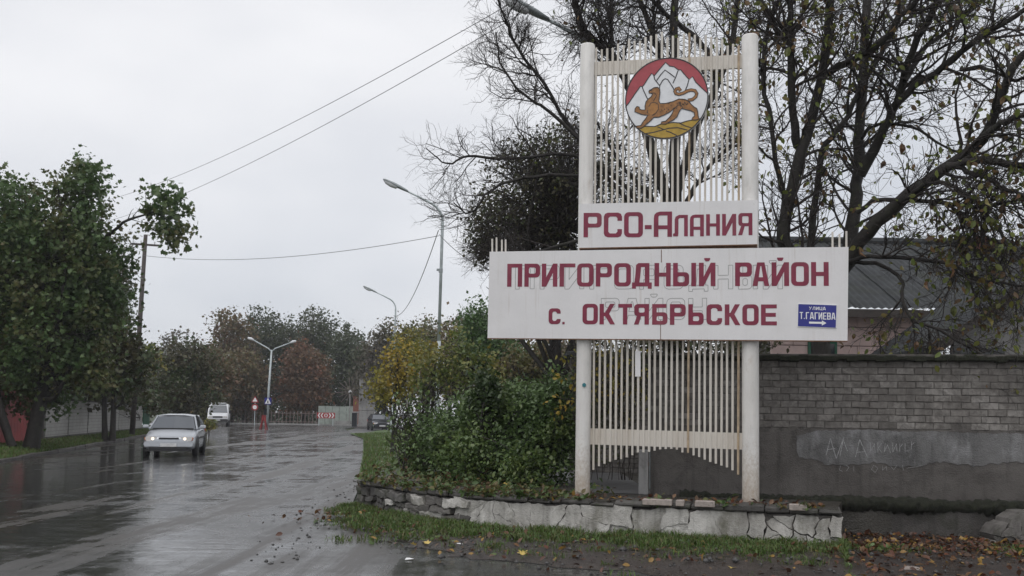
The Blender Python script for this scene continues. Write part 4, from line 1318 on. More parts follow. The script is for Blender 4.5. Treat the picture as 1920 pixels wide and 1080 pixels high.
# teal paint daub on the left post
d_ = SL(1095, 722, -0.106)
MB().prism([(d_[0] + 0.026 * math.cos(a) * random.uniform(.8, 1.1), d_[1] + 0.028 * math.sin(a) * random.uniform(.8, 1.1)) for a in np.linspace(0, 6.1, 12)], -0.109, -0.098).build('paint_daub', 'teal_paint', sign)

# street name plate fixed to the long panel: a sign of its own
pp = SL(1532, 592, PF - 0.008)
wp = sp + su * pp[0] + sn * (PF - 0.008)
plate = thing('street_sign', 'small blue street name plate with white arrow on the panel corner', 'sign', (sp[0], sp[1], 0.0), SA)
PY_ = PF - 0.012
MB().prism([SL(*p, PY_) for p in [(1496, 611.5), (1567, 614.5), (1568.5, 572.5), (1497, 570)]], PY_, PF - 0.0005).build('plate', 'sign_blue', plate)
MB().prism([SL(*p, PY_) for p in [(1495, 612.5), (1568, 615.5), (1569.5, 571.5), (1496, 569)]], PY_ + 0.003, PF - 0.001).build('plate_edge', 'sign_white', plate)
for i, c in enumerate('УЛИЦА'):
    put_glyph(c, 1517 + i * 6.5, 1517 + i * 6.5 + 5.2, 575 + i * .12, 581 + i * .12, px_m(1.1), plate, 'sign_white', PY_ - 0.002, 0.0015)
xs = 1499.5
for c, w in (('Т', 6.4), ('.', 1.4), ('Г', 6), ('А', 7.6), ('Г', 6), ('И', 7), ('Е', 6.2), ('В', 6.6), ('А', 7.6)):
    f = (xs - 1499) / 68
    put_glyph(c, xs, xs + w, (585 if c != '.' else 596) + 1.6 * f, 598 + 1.6 * f, px_m(1.75), plate, 'sign_white', PY_ - 0.002, 0.0015)
    xs += w + (1.4 if c != '.' else 2.4)
ar = [(1517, 606.6), (1541, 607.2), (1541, 610.4), (1549.5, 605.8), (1541, 600.6), (1541, 603.6), (1517, 603)]
MB().prism([SL(*p, PY_ - 0.002) for p in ar], PY_ - 0.002, PY_ - 0.0005).build('arrow', 'sign_white', plate)

# ================================================================== HOUSE behind the wall
hz = lambda px, py, d: at(px, py, d)[2]
HD = 22.0
hx0, hx1 = at(1448, 600, HD)[0], at(1739, 600, HD)[0]
eave, ridge = hz(1650, 578, HD), hz(1700, 461, 27.0)
house = thing('house', 'pink block house with grey corrugated slate roof behind the brick wall', 'house', (hx0, HD, TZ))
zb = 2.2
MB().box(((hx1 - hx0) / 2, 2.5, eave / 2 - 0.3), (hx1 - hx0, 4.6, eave + 0.6)).build('wall_core', 'dark_mortar', house, (0, 0, -TZ))
rowh = 0.42
nz = int((eave - zb) / rowh) + 1
for r_ in range(nz):
    x = 0.0
    off = 0.5 if r_ % 2 else 0.95
    first = True
    while x < hx1 - hx0 - 0.01:
        w = min(off if first else 0.98, hx1 - hx0 - x)
        first = False
        z1 = eave - r_ * rowh
        MB().box((x + w / 2, 0.17, z1 - rowh / 2 - TZ), (w - 0.012, 0.06, rowh - 0.014), 0, 0.008).build('block', 'pink_wall', house)
        x += w
wx = at(1545, 650, HD)[0] - hx0
wn_ = MB().box((wx, 0.12, 2.75 - TZ), (0.64, 0.06, 1.1)).build('window', 'green_paint', house)
MB().box((wx, 0.085, 2.75 - TZ), (0.52, 0.02, 0.98)).build('pane', 'window_glass', wn_)
# corrugated slate sheets
rx0, rx1 = -0.35, at(1990, 500, 24)[0] - hx0
run = 5.4
ang_r = math.atan2(ridge - eave + 0.2, run)
sw, shh = 1.05, 1.95
NC = 42
vs, fs = [], []
for j in range(2):
    for i in range(NC + 1):
        x = sw * 1.06 * i / NC
        z = 0.016 * math.cos(i / NC * 2 * math.pi * 7)
        vs += [(x, j * shh * 1.06, z)]
for i in range(NC):
    fs.append((i, i + 1, NC + 1 + i + 1, NC + 1 + i))
sme = bpy.data.meshes.new('slate_sheet')
sme.from_pydata(vs, [], fs)
sme.update()
sme.materials.append(M['slate'])
roof = bpy.data.objects.new('roof', None)
C.objects.link(roof)
roof.parent = house
ncol = int((rx1 - rx0) / sw) + 1
for c_ in range(ncol):
    for r_ in range(3):
        o = link('slate_sheet', sme, None, roof, (rx0 + c_ * sw, -0.35 + r_ * shh * math.cos(ang_r), eave - TZ - 0.1 + r_ * shh * math.sin(ang_r) + 0.03 * (2 - r_) + 0.012 * (c_ % 2)))
        o.rotation_euler = (ang_r + random.uniform(-.008, .008), 0, 0)
rz_ = eave - TZ - 0.1 + 3 * shh * math.sin(ang_r)
MB().tube([(rx0, -0.35 + 3 * shh * math.cos(ang_r), rz_ + 0.04), (rx1, -0.35 + 3 * shh * math.cos(ang_r), rz_ + 0.04)], 0.11, 8).build('ridge_cap', 'slate', house)
MB().box(((rx0 + rx1) / 2, -0.36, eave - TZ - 0.16), (rx1 - rx0, 0.04, 0.16)).build('fascia', 'dark_board', house)
ch_ = at(1853, 445, 26)
MB().box((ch_[0] - hx0, 4.4, ch_[2] - TZ - 0.25), (0.25, 0.25, 0.7)).build('chimney', 'brick_red', house)
# annex with a sloping verge
AD = 18.5
an = thing('annex', 'grey walled shed with a steep dark roof edge behind the brick wall', 'shed', (at(1740, 640, AD)[0], AD, TZ))
a0 = an.location
p1, p2 = at(1738, 655, AD), at(1990, 478, AD)
MB().prism([(0.55, 0), (p2[0] - a0[0], 0), (p2[0] - a0[0], p2[2] - TZ - 0.2), (0.55, p1[2] - TZ + 0.25)], 0.15, 0.3).build('wall', 'grey_wall', an)
MB().prism([(p1[0] - a0[0], p1[2] - TZ - 0.10), (p2[0] - a0[0], p2[2] - TZ - 0.10), (p2[0] - a0[0], p2[2] - TZ + 0.03), (p1[0] - a0[0], p1[2] - TZ + 0.03)], -0.25, 3.2).build('roof', 'slate', an)
MB().prism([(p1[0] - a0[0], p1[2] - TZ - 0.16), (p2[0] - a0[0], p2[2] - TZ - 0.16), (p2[0] - a0[0], p2[2] - TZ + 0.05), (p1[0] - a0[0], p1[2] - TZ + 0.05)], -0.29, -0.25).build('verge_board', 'dark_board', an)
MB().box((p2[0] - a0[0] - 1.55, 0.14, 2.0), (1.0, 0.06, 0.9)).build('window', 'window_glass', an)
# gate post, garden shed wall and low kerb behind the grille
gp = gnd(1203, 925, TZ)
pr = thing('gate_post', 'short grey concrete post standing behind the sign grille', 'post', (gp[0], 13.95, TZ))
MB().box((0, 0, 0.31), (0.13, 0.13, 0.62), R(-10), 0.012).build('shaft', 'concrete', pr)
gd = thing('garden_gate', 'dark blue green metal garden gate behind the grille', 'gate', (gp[0] + 0.05, 14.35, TZ))
for i in range(5):
    MB().box((0.14 + i * 0.115, 0, 0.85), (0.107, 0.03, 1.6), 0, 0.006).build('board', 'lamp_grey' if i % 2 else 'teal_gate', gd) if 'teal_gate' in M else MB().box((0.14 + i * 0.115, 0, 0.85), (0.107, 0.03, 1.6), 0, 0.006).build('board', 'lamp_grey', gd)
MB().box((0.37, 0.03, 0.4), (0.6, 0.03, 0.05)).build('crossbar', 'rust', gd)
MB().box((0.37, 0.03, 1.3), (0.6, 0.03, 0.05)).build('crossbar', 'rust', gd)
# brick outbuilding end seen through the bars
ob = thing('outbuilding', 'dark brick outbuilding glimpsed through the lower bars of the sign', 'shed', (1.2, 19.0, TZ))
for r_ in range(24):
    for c_ in range(9):
        o = link('brick', bmeshes[(r_ * 3 + c_) % 6], None, ob, ((c_ + 0.5 * (r_ % 2)) * BL, 0.0, (r_ + 0.5) * CH))
MB().box((BL * 4.5, 0.16, 12 * CH), (BL * 9.6, 0.28, 24 * CH)).build('wall_core', 'dark_mortar', ob)
MB().box((BL * 4.5, 0.3, 24 * CH + 0.05), (BL * 10.4, 1.2, 0.1), 0, 0.02).build('roof', 'slate', ob)

# ================================================================== LAMPS, POLES, WIRES
def lamp(name, label, base, head_px, d, H, group, arm=2.6):
    """grey pole with one bent arm reaching to the left over the road"""
    t = thing(name, label, 'street lamp', base, R(8), group)
    lean = 0.012
    MB().tube([(0, 0, -0.05), (0, 0, 0.6), (lean * H * .4, 0, H * 0.45)], [0.095, 0.09, 0.075], 12).build('pole', 'galvanised', t, smooth=True)
    pts = [(lean * H * .4, 0, H * 0.45 - 0.05), (lean * H * 0.9, 0, H - 0.75)]
    for q in range(1, 7):
        a = q / 6 * R(62)
        pts.append((lean * H * .95 - 0.75 * (1 - math.cos(a)), 0, H - 0.75 + 0.75 * math.sin(a)))
    e = pts[-1]
    pts.append((e[0] - arm * 0.5, 0, e[2] + arm * 0.24))
    pts.append((e[0] - arm, 0, e[2] + arm * 0.46))
    MB().tube(pts, [0.055] * 2 + [0.045] * 6 + [0.035, 0.032], 10).build('arm', 'galvanised', t, smooth=True)
    hx, hz_ = pts[-1][0], pts[-1][2]
    dx, dz = -0.91, 0.41
    def hb(u, v, w):
        return (hx + dx * u - dz * w * 0 + (0), v, hz_ + dz * u + w)
    hd = MB()
    prof = [(-0.1, 0.07, 0.05), (0.15, 0.12, 0.085), (0.45, 0.15, 0.09), (0.8, 0.13, 0.06), (0.88, 0.07, 0.03)]
    vs, fs = [], []
    for (u, w, h) in prof:
        for k in range(10):
            a = 2 * math.pi * k / 10
            vs.append(hb(u, math.cos(a) * w, math.sin(a) * h * (1.0 if math.sin(a) > 0 else 0.55)))
    for i in range(len(prof) - 1):
        for k in range(10):
            j = (k + 1) % 10
            fs.append((i * 10 + k, i * 10 + j, i * 10 + 10 + j, i * 10 + 10 + k))
    fs += [tuple(range(9, -1, -1)), tuple(range(len(prof) * 10 - 10, len(prof) * 10))]
    hd.add(vs, fs)
    head = hd.build('lamp_head', 'lamp_grey', t, smooth=True)
    gl = MB()
    vs, fs = [], []
    for (u, w, h) in [(0.30, 0.05, 0.02), (0.38, 0.115, 0.10), (0.60, 0.125, 0.13), (0.78, 0.10, 0.10), (0.86, 0.04, 0.03)]:
        for k in range(9):
            a = math.pi + math.pi * k / 8
            vs.append(hb(u, math.cos(a) * w, math.sin(a) * h - 0.015))
    for i in range(4):
        for k in range(8):
            fs.append((i * 9 + k, i * 9 + k + 1, i * 9 + 10 + k, i * 9 + 9 + k))
    gl.add(vs, fs)
    gl.build('lamp_glass', 'lamp_white', head, smooth=True)
    col = MB().tube([(lean * H * .62, 0, H * 0.72), (lean * H * .63, 0, H * 0.735)], 0.075, 10)
    col.box((lean * H * .62 - 0.09, 0, H * 0.73), (0.12, 0.05, 0.08))
    col.build('cable_clamp', 'lamp_grey', t)
    return t, Vector((lean * H * .62, 0, H * 0.73))
L1b = Vector((*at(818, 760, 35.2)[:2], 0.0))
L2b = Vector((*at(735, 760, 65.0)[:2], -0.02))
L3b = Vector((*at(1097, 760, 18.4)[:2], TZ))
lamp('street_lamp', 'tall single arm street lamp rising behind the hedge left of the sign', L1b, None, 35, hz(824, 378, 35.2), 'single arm lamps along the road', 0.95)
lamp('street_lamp', 'smaller distant single arm street lamp above the yellow tree', L2b, None, 65, hz(738, 558, 65), 'single arm lamps along the road', 0.95)
lamp('street_lamp', 'street lamp whose head shows at the top edge over the left sign post', L3b, None, 18.4, hz(1086, 55, 18.4) - TZ, 'single arm lamps along the road', 0.55)

def wire(name, label, a, b, sag, r=0.012):
    a, b = Vector(a), Vector(b)
    pts = []
    for i in range(25):
        t = i / 24
        p = a.lerp(b, t)
        p.z -= sag * 4 * t * (1 - t)
        pts.append(p)
    root = MB().tube(pts, r, 5)
    o = root.build(name, 'wire_black')
    return tag(o, label, 'cable', 'overhead cables')
up_ = Vector((*at(249, 780, 54)[:2], 0.2))        # wooden pole on the left verge
ph = hz(262, 440, 54)
pole = thing('utility_pole', 'dark wooden utility pole in front of the white fence wall', 'utility pole', up_)
MB().tube([(0, 0, -0.1), (0.16, 0, (ph - 0.2) * .5), (0.3, 0, ph - 0.2)], [0.15, 0.13, 0.105], 10).build('shaft', 'wood_pole', pole, smooth=True)
MB().box((0.28, 0, ph - 0.75), (1.5, 0.1, 0.1), R(20)).build('crossarm', 'wood_pole', pole)
for dx in (-0.6, -0.2, 0.5):
    MB().tube([(0.28 + dx * .94, dx * .34, ph - 0.7), (0.28 + dx * .94, dx * .34, ph - 0.55)], [0.03, 0.045], 7).build('insulator', 'lamp_white', pole)
l1w = at(823, 442, 35.2)
wire('cable', 'thin cable from the tall lamp across the sky to the left trees', l1w, at(268, 479, 54), 0.5, 0.012)
wire('cable', 'upper of two thin cables running from top centre down to the left', at(1000, -18, 20), at(190, 378, 54), 0.55, 0.0085)
wire('cable', 'lower of two thin cables running from top centre down to the left', at(1000, 12, 20), at(190, 418, 54), 0.55, 0.0085)
wire('cable', 'sagging cable between the tall lamp and the smaller distant lamp', at(822, 432, 35.2), at(738, 592, 65), 0.9, 0.016)
wire('cable', 'cable climbing from the tall lamp into the dark tree branches', at(824, 430, 35.2), at(1000, 330, 26), 0.35, 0.014)
wire('cable', 'cable dropping from the tall lamp behind the sign panel', at(824, 440, 35.2), at(960, 520, 26), 0.25, 0.014)

# double armed lamp at the junction with its blue crossing sign
dl = thing('double_lamp', 'double armed street lamp standing at the far junction', 'street lamp', Vector((*gnd(501, 797)[:2], 0)))
H = hz(505, 656, dl.location.y)
MB().tube([(0, 0, -0.05), (0.05, 0, H * .5), (0.22, 0, H)], [0.14, 0.12, 0.09], 10).build('pole', 'galvanised', dl, smooth=True)
for s_ in (-1, 1):
    MB().tube([(0.22, 0, H - 0.2), (0.22 + s_ * 0.35, 0, H + 0.15), (0.22 + s_ * 2.0, 0, H + 0.8 + (0.25 if s_ < 0 else 0))], 0.06, 8).build('arm', 'galvanised', dl, smooth=True)
    MB().tube([(0.22 + s_ * 1.9, 0, H + 0.77 + (0.25 if s_ < 0 else 0)), (0.22 + s_ * 2.2, 0, H + 0.89 + (0.25 if s_ < 0 else 0)), (0.22 + s_ * 2.55, 0, H + 0.98 + (0.25 if s_ < 0 else 0))], [0.07, 0.15, 0.11], 8).build('lamp_head', 'lamp_white', dl, smooth=True)
cs = thing('crossing_sign', 'small square blue pedestrian crossing sign on the double lamp pole', 'sign', (dl.location.x + 0.05, dl.location.y - 0.2, hz(502, 752, dl.location.y - 0.2)))
MB().box((0, 0, 0), (0.72, 0.03, 0.72)).build('plate', 'sign_blue_far' if 'sign_blue_far' in M else 'sign_blue', cs)
MB().prism([(-0.32, -0.28), (0.32, -0.28), (0, 0.34)], -0.03, -0.017).build('triangle', 'sign_white', cs)
MB().prism([(-0.06, -0.22), (0.06, -0.22), (0.05, 0.05), (-0.05, 0.05)], -0.04, -0.031).build('figure', 'emblem_line', cs)
ts = thing('traffic_sign', 'pole with red rimmed triangle above round speed limit sign', 'sign', Vector((*gnd(477, 797)[:2], 0)))
dts = ts.location.y
MB().tube([(0, 0, -0.05), (0, 0, 2.9)], 0.04, 7).build('pole', 'galvanised', ts)
for nm, ctr, loops in (('warning_triangle', 2.62, [(-0.4, -0.28), (0.4, -0.28), (0, 0.42)]), ('round_sign', 1.85, [(0.34 * math.cos(a), 0.34 * math.sin(a)) for a in np.linspace(0, 2 * math.pi, 20, endpoint=False)])):
    o = MB().prism([(x, z + ctr) for x, z in loops], -0.07, -0.045).build(nm, 'bright_red', ts)
    MB().prism([(x * 0.62, z * 0.62 + ctr) for x, z in loops], -0.09, -0.072).build('field', 'sign_white', o)
# red trestle at the foot of the lamp
tb = thing('trestle', 'red painted trestle barrier at the foot of the double lamp', 'barrier', Vector((*gnd(494, 806)[:2], 0)))
for s_ in (-1, 1):
    for q in (-1, 1):
        MB().tube([(s_ * 0.24, q * 0.30, 0), (s_ * 0.08, 0, 1.0)], 0.05, 6).build('leg', 'red_paint', tb)
MB().box((0, 0, 0.95), (0.34, 0.08, 0.45)).build('board', 'red_paint', tb)
MB().box((0.12, 0, 1.45), (0.22, 0.1, 0.5)).build('head', 'car_dark', tb)
# red and white chevron board
cb = thing('chevron_board', 'long red direction board with white chevrons at the far junction', 'sign', Vector((*at(611, 790, 108)[:2], 0)))
w_, h_ = 1.95, 0.62
zc = hz(611, 779, 108)
MB().box((0, 0, zc), (w_, 0.05, h_)).build('panel', 'bright_red', cb)
for s_ in (-0.75, 0.75):
    MB().box((s_, 0.05, zc / 2), (0.08, 0.08, zc)).build('leg', 'galvanised', cb)
for k, (x, s_) in enumerate([(-0.72, -1), (-0.40, -1), (0.40, 1), (0.72, 1)]):
    MB().prism([(x - s_ * 0.12, zc - 0.25), (x + s_ * 0.02, zc - 0.25), (x + s_ * 0.17, zc), (x + s_ * 0.02, zc + 0.25), (x - s_ * 0.12, zc + 0.25), (x + s_ * 0.03, zc)][::s_], -0.04, -0.027).build('chevron', 'sign_white', cb)
for s_ in (-1, 1):
    MB().prism([(s_ * 0.1, zc - 0.2), (s_ * 0.2, zc), (s_ * 0.1, zc + 0.2), (s_ * 0.02, zc + 0.2), (s_ * 0.11, zc), (s_ * 0.02, zc - 0.2)][::s_], -0.04, -0.027).build('chevron', 'sign_white', cb)
# pale wall, dark pillar, tall grey slab, spoked ornament at the far junction
def far_box(name, label, cat, px0, px1, py0, py1, d, th, mat, sub=None):
    a, b = at(px0, py1, d), at(px1, py0, d)
    t = thing(name, label, cat, ((a[0] + b[0]) / 2, d, max(0, min(a[2], 0.2)) if False else 0))
    w, h = b[0] - a[0], b[2]
    return t, w, h
t, w, h = far_box('pale_wall', 'low pale green panel wall behind the chevron board', 'wall', 596, 663, 762, 800, 112, 0.2, '')
for i in range(5):
    MB().box((-w / 2 + w * (i + .5) / 5, 0, h / 2), (w / 5 - 0.04, 0.16, h + random.uniform(-.05, .05))).build('panel', 'pale_green_wall', t)
MB().box((w * .25, -0.12, 0.25), (w * 0.55, 0.3, 0.5)).build('plinth', 'concrete', t)
t, w, h = far_box('dark_pillar', 'dark square pillar beside the tall grey slab', 'pillar', 660, 670, 774, 803, 104, 0.5, '')
MB().box((0, 0, h / 2), (w, 0.5, h), 0, 0.02).build('shaft', 'car_dark', t)
MB().box((0, 0, h + 0.06), (w * 1.25, 0.65, 0.14), 0, 0.02).build('cap', 'concrete', t)
t, w, h = far_box('grey_slab', 'tall blank grey slab standing beside the yellow tree', 'billboard', 672, 704, 710, 803, 103, 0.4, '')
for r_ in range(3):
    MB().box((0, 0, h * (r_ + .5) / 3), (w, 0.35, h / 3 - 0.03), 0, 0.02).build('panel', 'concrete', t)
t, w, h = far_box('brick_kiosk', 'small red brick kiosk corner beside the grey slab', 'kiosk', 661, 676, 742, 800, 109, 1, '')
MB().box((0, 0.4, h / 2), (w, 0.8, h)).build('wall', 'brick_red', t)
MB().box((0, 0.4, h + 0.06), (w + 0.2, 1.1, 0.12)).build('roof', 'dark_board', t)
spk = thing('spoke_ornament', 'star shaped ornament of thin spokes on a pole before dark trees', 'ornament', Vector((*at(655, 790, 111)[:2], 0)))
zc = hz(655, 734, 111)
MB().tube([(0, 0, 0), (0, 0, zc)], 0.06, 6).build('pole', 'concrete', spk)
MB().tube([(0, -0.12, zc), (0, 0.12, zc)], 0.17, 10).build('hub', 'lamp_white', spk)
for k in range(16):
    a = 2 * math.pi * k / 16 + 0.1
    ln = 1.35 if k % 2 else 1.6
    MB().tube([(0.1 * math.cos(a), 0, zc + 0.1 * math.sin(a)), (ln * math.cos(a), 0, zc + ln * math.sin(a))], 0.028, 4).build('spoke', 'rail_pink', spk)
# low pink railing on the far side of the junction
fr = thing('railing', 'low dull pink railing along the far side of the junction', 'fence', Vector((-34, 112, 0)))
for i in range(46):
    x = i * 0.42
    MB().box((x, 0, 0.75), (0.07, 0.06, 1.5)).build('picket', 'rail_pink', fr)
for z_ in (0.3, 1.25):
    MB().box((9.4, 0.06, z_), (19.2, 0.05, 0.07)).build('rail', 'rail_pink', fr)
fk = tag(MB().box((0, 0, 0.02), (70, 0.2, 0.26), R(-2), 0.02).build('far_kerb', 'concrete', None, (-30, 109.3, 0)), kind='structure')

# ================================================================== LEFT FENCE
fa = math.atan2(24.0, -4.8)                  # direction of the fence run
fence = thing('fence_wall', 'long white brick fence wall with posts behind the left verge', 'wall', (fence_x(40.2), 40.2, 0.15), math.atan2(1.0, -0.20))
fl = 23.5
npan = 6
for i in range(npan):
    a, b = fl * i / npan, fl * (i + 1) / npan
    MB().box(((a + b) / 2, 0.0, 0.92 + 0.02 * (i % 2)), (b - a - 0.2, 0.22, 1.55)).build('brick_panel', 'far_white_brick', fence)
    MB().box(((a + b) / 2, 0.0, 0.08), (b - a - 0.2, 0.34, 0.3)).build('plinth', 'foundation', fence)
    MB().box(((a + b) / 2, 0, 1.73 + 0.02 * (i % 2)), (b - a - 0.18, 0.30, 0.06)).build('coping', 'dark_board', fence)
for i in range(npan + 1):
    MB().tube([(fl * i / npan, 0.0, -0.1), (fl * i / npan, 0.0, 1.9)], 0.07, 8).build('post', 'dark_board', fence)
gt = thing('red_gate', 'dark red sheet metal gate beside the white fence wall', 'gate', (fence_x(31.5), 31.5, 0.12), math.atan2(1.0, -0.20))
for i in range(22):
    MB().box((0.2 + i * 0.38, 0.0, 1.15 + 0.05 * (i // 11)), (0.365, 0.05, 2.2), 0, 0.015).build('metal_sheet', 'red_paint', gt)
for z_ in (0.5, 1.9):
    MB().box((4.2, 0.06, z_), (8.4, 0.05, 0.07)).build('rail', 'dark_board', gt)
gg = thing('green_gate', 'narrow green gate at the far end of the white fence wall', 'gate', (fence_x(64.3), 64.3, 0.15), math.atan2(1.0, -0.20))
for i in range(8):
    MB().box((0.15 + i * 0.3, 0, 1.0), (0.28, 0.06, 2.0)).build('board', 'green_paint', gg)
MB().box((1.2, 0.06, 1.2), (2.4, 0.05, 0.08)).build('rail', 'dark_board', gg)

# ================================================================== VEHICLES
def loft(rings, closed_ends=True):
    mb = MB()
    n = len(rings[0])
    vs = [p for r_ in rings for p in r_]
    fs = []
    for i in range(len(rings) - 1):
        for k in range(n):
            j = (k + 1) % n
            fs.append((i * n + k, i * n + n + k, i * n + n + j, i * n + j))
    if closed_ends:
        fs.append(tuple(range(n)))
        fs.append(tuple(range(len(rings) * n - 1, (len(rings) - 1) * n - 1, -1)))
    return mb.add(vs, fs)

def subsurf(o, lv=1):
    m = o.modifiers.new('subsurf', 'SUBSURF')
    m.levels = m.render_levels = lv
    for p in o.data.polygons:
        p.use_smooth = True
    return o

def wheel(root, x, y, r, w):
    t = MB()
    n = 20
    prof = [(-w / 2, r * 0.62), (-w / 2, r * 0.94), (-w / 2 + 0.03, r), (w / 2 - 0.03, r), (w / 2, r * 0.94), (w / 2, r * 0.62)]
    vs = [(x + px_, y + math.cos(a) * rr, r + math.sin(a) * rr) for px_, rr in prof for a in np.linspace(0, 2 * math.pi, n, endpoint=False)]
    fs = [(i * n + k, i * n + (k + 1) % n, i * n + n + (k + 1) % n, i * n + n + k) for i in range(len(prof) - 1) for k in range(n)]
    ty = t.add(vs, fs).build('wheel', 'tyre', root, smooth=True)
    MB().tube([(x - w / 2 + 0.025, y, r), (x + w / 2 - 0.025, y, r)], r * 0.63, 16).build('rim', 'rim', ty)

def car(name, label, loc, rz, paint, lit=False, cat='car'):
    """small hatchback saloon, front towards -y"""
    t = thing(name, label, cat, loc, rz)
    def ring(y, hw, zb, zm, zt, cr):
        half = [(hw * 0.86, zb), (hw * 0.985, zb + 0.10), (hw, (zb + zm) / 2 + .02), (hw * 0.985, zm), (hw * 0.93, zm + (zt - zm) * 0.75), (hw * 0.72, zt), (hw * 0.36, zt + cr)]
        return [(x, y, z) for x, z in half] + [(0, y, zt + cr * 1.3)] + [(-x, y, z) for x, z in half[::-1]] + [(0, y, zb)]
    st = [(-2.10, 0.60, 0.34, 0.52, 0.60, 0.0), (-2.06, 0.70, 0.26, 0.54, 0.66, 0.005), (-1.95, 0.78, 0.22, 0.58, 0.72, 0.01), (-1.6, 0.83, 0.20, 0.66, 0.80, 0.02), (-1.0, 0.84, 0.19, 0.74, 0.89, 0.02), (-0.75, 0.84, 0.19, 0.76, 0.92, 0.01), (0.3, 0.84, 0.19, 0.78, 0.93, 0.0), (1.3, 0.84, 0.20, 0.80, 0.95, 0.0), (1.75, 0.82, 0.24, 0.80, 0.97, 0.01), (2.05, 0.78, 0.28, 0.78, 0.95, 0.01), (2.14, 0.70, 0.36, 0.72, 0.86, 0.0)]
    body = subsurf(loft([ring(*s_) for s_ in st]).build('body', paint, t), 2)
    # greenhouse: glass shell and a painted roof with pillars
    def gring(y, hwb, zb, hwt, zt):
        return [(hwb, y, zb), (hwb * 0.5 + hwt * 0.5, y, (zb + zt) / 2), (hwt, y, zt - 0.03), (hwt * 0.6, y, zt), (-hwt * 0.6, y, zt), (-hwt, y, zt - 0.03), (-hwb * 0.5 - hwt * 0.5, y, (zb + zt) / 2), (-hwb, y, zb)]
    A = [(-0.95, 0.74, 0.90), (-0.20, 0.60, 1.34), (1.05, 0.60, 1.36), (1.85, 0.68, 0.95)]
    ws = MB().add([(-0.72, -0.96, 0.905), (0.72, -0.96, 0.905), (0.565, -0.24, 1.33), (-0.565, -0.24, 1.33), (0, -1.02, 0.91), (0, -0.28, 1.345)], [(0, 4, 5, 3), (4, 1, 2, 5)]).build('windscreen', 'car_glass', t)
    MB().add([(-0.66, 1.83, 0.97), (-0.55, 1.12, 1.34), (0.55, 1.12, 1.34), (0.66, 1.83, 0.97)], [(0, 1, 2, 3)]).build('rear_window', 'car_glass', t)
    rf = loft([[(-0.57, -0.23, 1.325), (-0.60, -0.22, 1.345), (-0.3, -0.26, 1.375), (0.3, -0.26, 1.375), (0.60, -0.22, 1.345), (0.57, -0.23, 1.325)], [(-0.59, 0.3, 1.36), (-0.62, 0.3, 1.38), (-0.3, 0.3, 1.42), (0.3, 0.3, 1.42), (0.62, 0.3, 1.38), (0.59, 0.3, 1.36)], [(-0.57, 1.1, 1.33), (-0.60, 1.1, 1.35), (-0.3, 1.14, 1.385), (0.3, 1.14, 1.385), (0.60, 1.1, 1.35), (0.57, 1.1, 1.33)]]).build('roof', paint, t)
    for s_ in (-1, 1):
        MB().add([(s_ * 0.76, -0.78, 0.93), (s_ * 0.625, -0.12, 1.325), (s_ * 0.635, 1.0, 1.33), (s_ * 0.75, 1.55, 0.97)], [(0, 1, 2, 3) if s_ < 0 else (3, 2, 1, 0)]).build('side_window', 'car_glass', t)
        MB().tube([(s_ * 0.765, -0.92, 0.90), (s_ * 0.605, -0.20, 1.335)], 0.035, 6).build('pillar', paint, t)
        MB().tube([(s_ * 0.775, 0.30, 0.90), (s_ * 0.64, 0.34, 1.34)], 0.03, 6).build('pillar', 'car_black_plastic', t)
        MB().tube([(s_ * 0.74, 1.70, 0.95), (s_ * 0.60, 1.06, 1.34)], [0.08, 0.05], 6).build('pillar', paint, t)
        mr = MB().box((s_ * 0.93, -0.62, 0.985), (0.19, 0.11, 0.12), 0, 0.03)
        mr.box((s_ * 0.80, -0.60, 0.95), (0.12, 0.05, 0.05))
        mr.build('mirror', paint, t)
        hl = MB().prism([(s_ * 0.36, 0.545), (s_ * 0.69, 0.535), (s_ * 0.74, 0.61), (s_ * 0.70, 0.685), (s_ * 0.38, 0.672)][::s_], -2.085, -1.9).build('headlight', 'headlight_glass', t)
        MB().tube([(s_ * 0.50, -2.098, 0.61), (s_ * 0.50, -2.0, 0.61)], 0.05, 12).build('bulb', 'headlight_lit' if lit else 'lamp_white', hl)
        MB().prism([(s_ * 0.66, 0.55), (s_ * 0.745, 0.56), (s_ * 0.765, 0.64), (s_ * 0.68, 0.67)][::s_], -2.05, -1.86).build('indicator', 'indicator', t)
        MB().box((s_ * 0.6, 2.10, 0.82), (0.36, 0.1, 0.16), 0, 0.02).build('tail_light', 'bright_red', t)
        MB().box((s_ * 0.845, -0.05, 0.62), (0.02, 2.4, 0.06)).build('side_trim', 'car_black_plastic', t)
        MB().box((s_ * 0.848, 0.12, 0.85), (0.03, 0.16, 0.03)).build('door_handle', 'car_black_plastic', t)
        for yy in (-1.32, 1.20):
            # dark wheel arch and wheel
            MB().tube([(s_ * 0.80, yy, 0.33), (s_ * 0.852, yy, 0.33)], 0.36, 20).build('wheel_arch', 'car_black_plastic', t)
            wheel(t, s_ * 0.775, yy, 0.29, 0.18)
    MB().box((0, -2.095, 0.625), (0.62, 0.05, 0.05)).build('grille', 'car_black_plastic', t)
    MB().prism([(-0.74, 0.36), (0.74, 0.36), (0.77, 0.44), (0.74, 0.52), (-0.74, 0.52), (-0.77, 0.44)], -2.135, -1.9).build('bumper', paint, t)
    MB().box((0, -2.13, 0.30), (1.2, 0.05, 0.09), 0, 0.01).build('air_intake', 'car_black_plastic', t)
    MB().box((0, -2.05, 0.23), (1.45, 0.2, 0.05)).build('spoiler', 'car_black_plastic', t)
    MB().box((0, -2.142, 0.41), (0.5, 0.012, 0.11)).build('licence_plate', 'plate_white', t)
    MB().tube([(-0.66, -0.99, 0.925), (0.0, -1.02, 0.93), (0.66, -0.99, 0.925)], 0.022, 5).build('wiper', 'car_black_plastic', t)
    return t
cb_ = gnd(315, 858)
rd_ = math.atan(0.215)
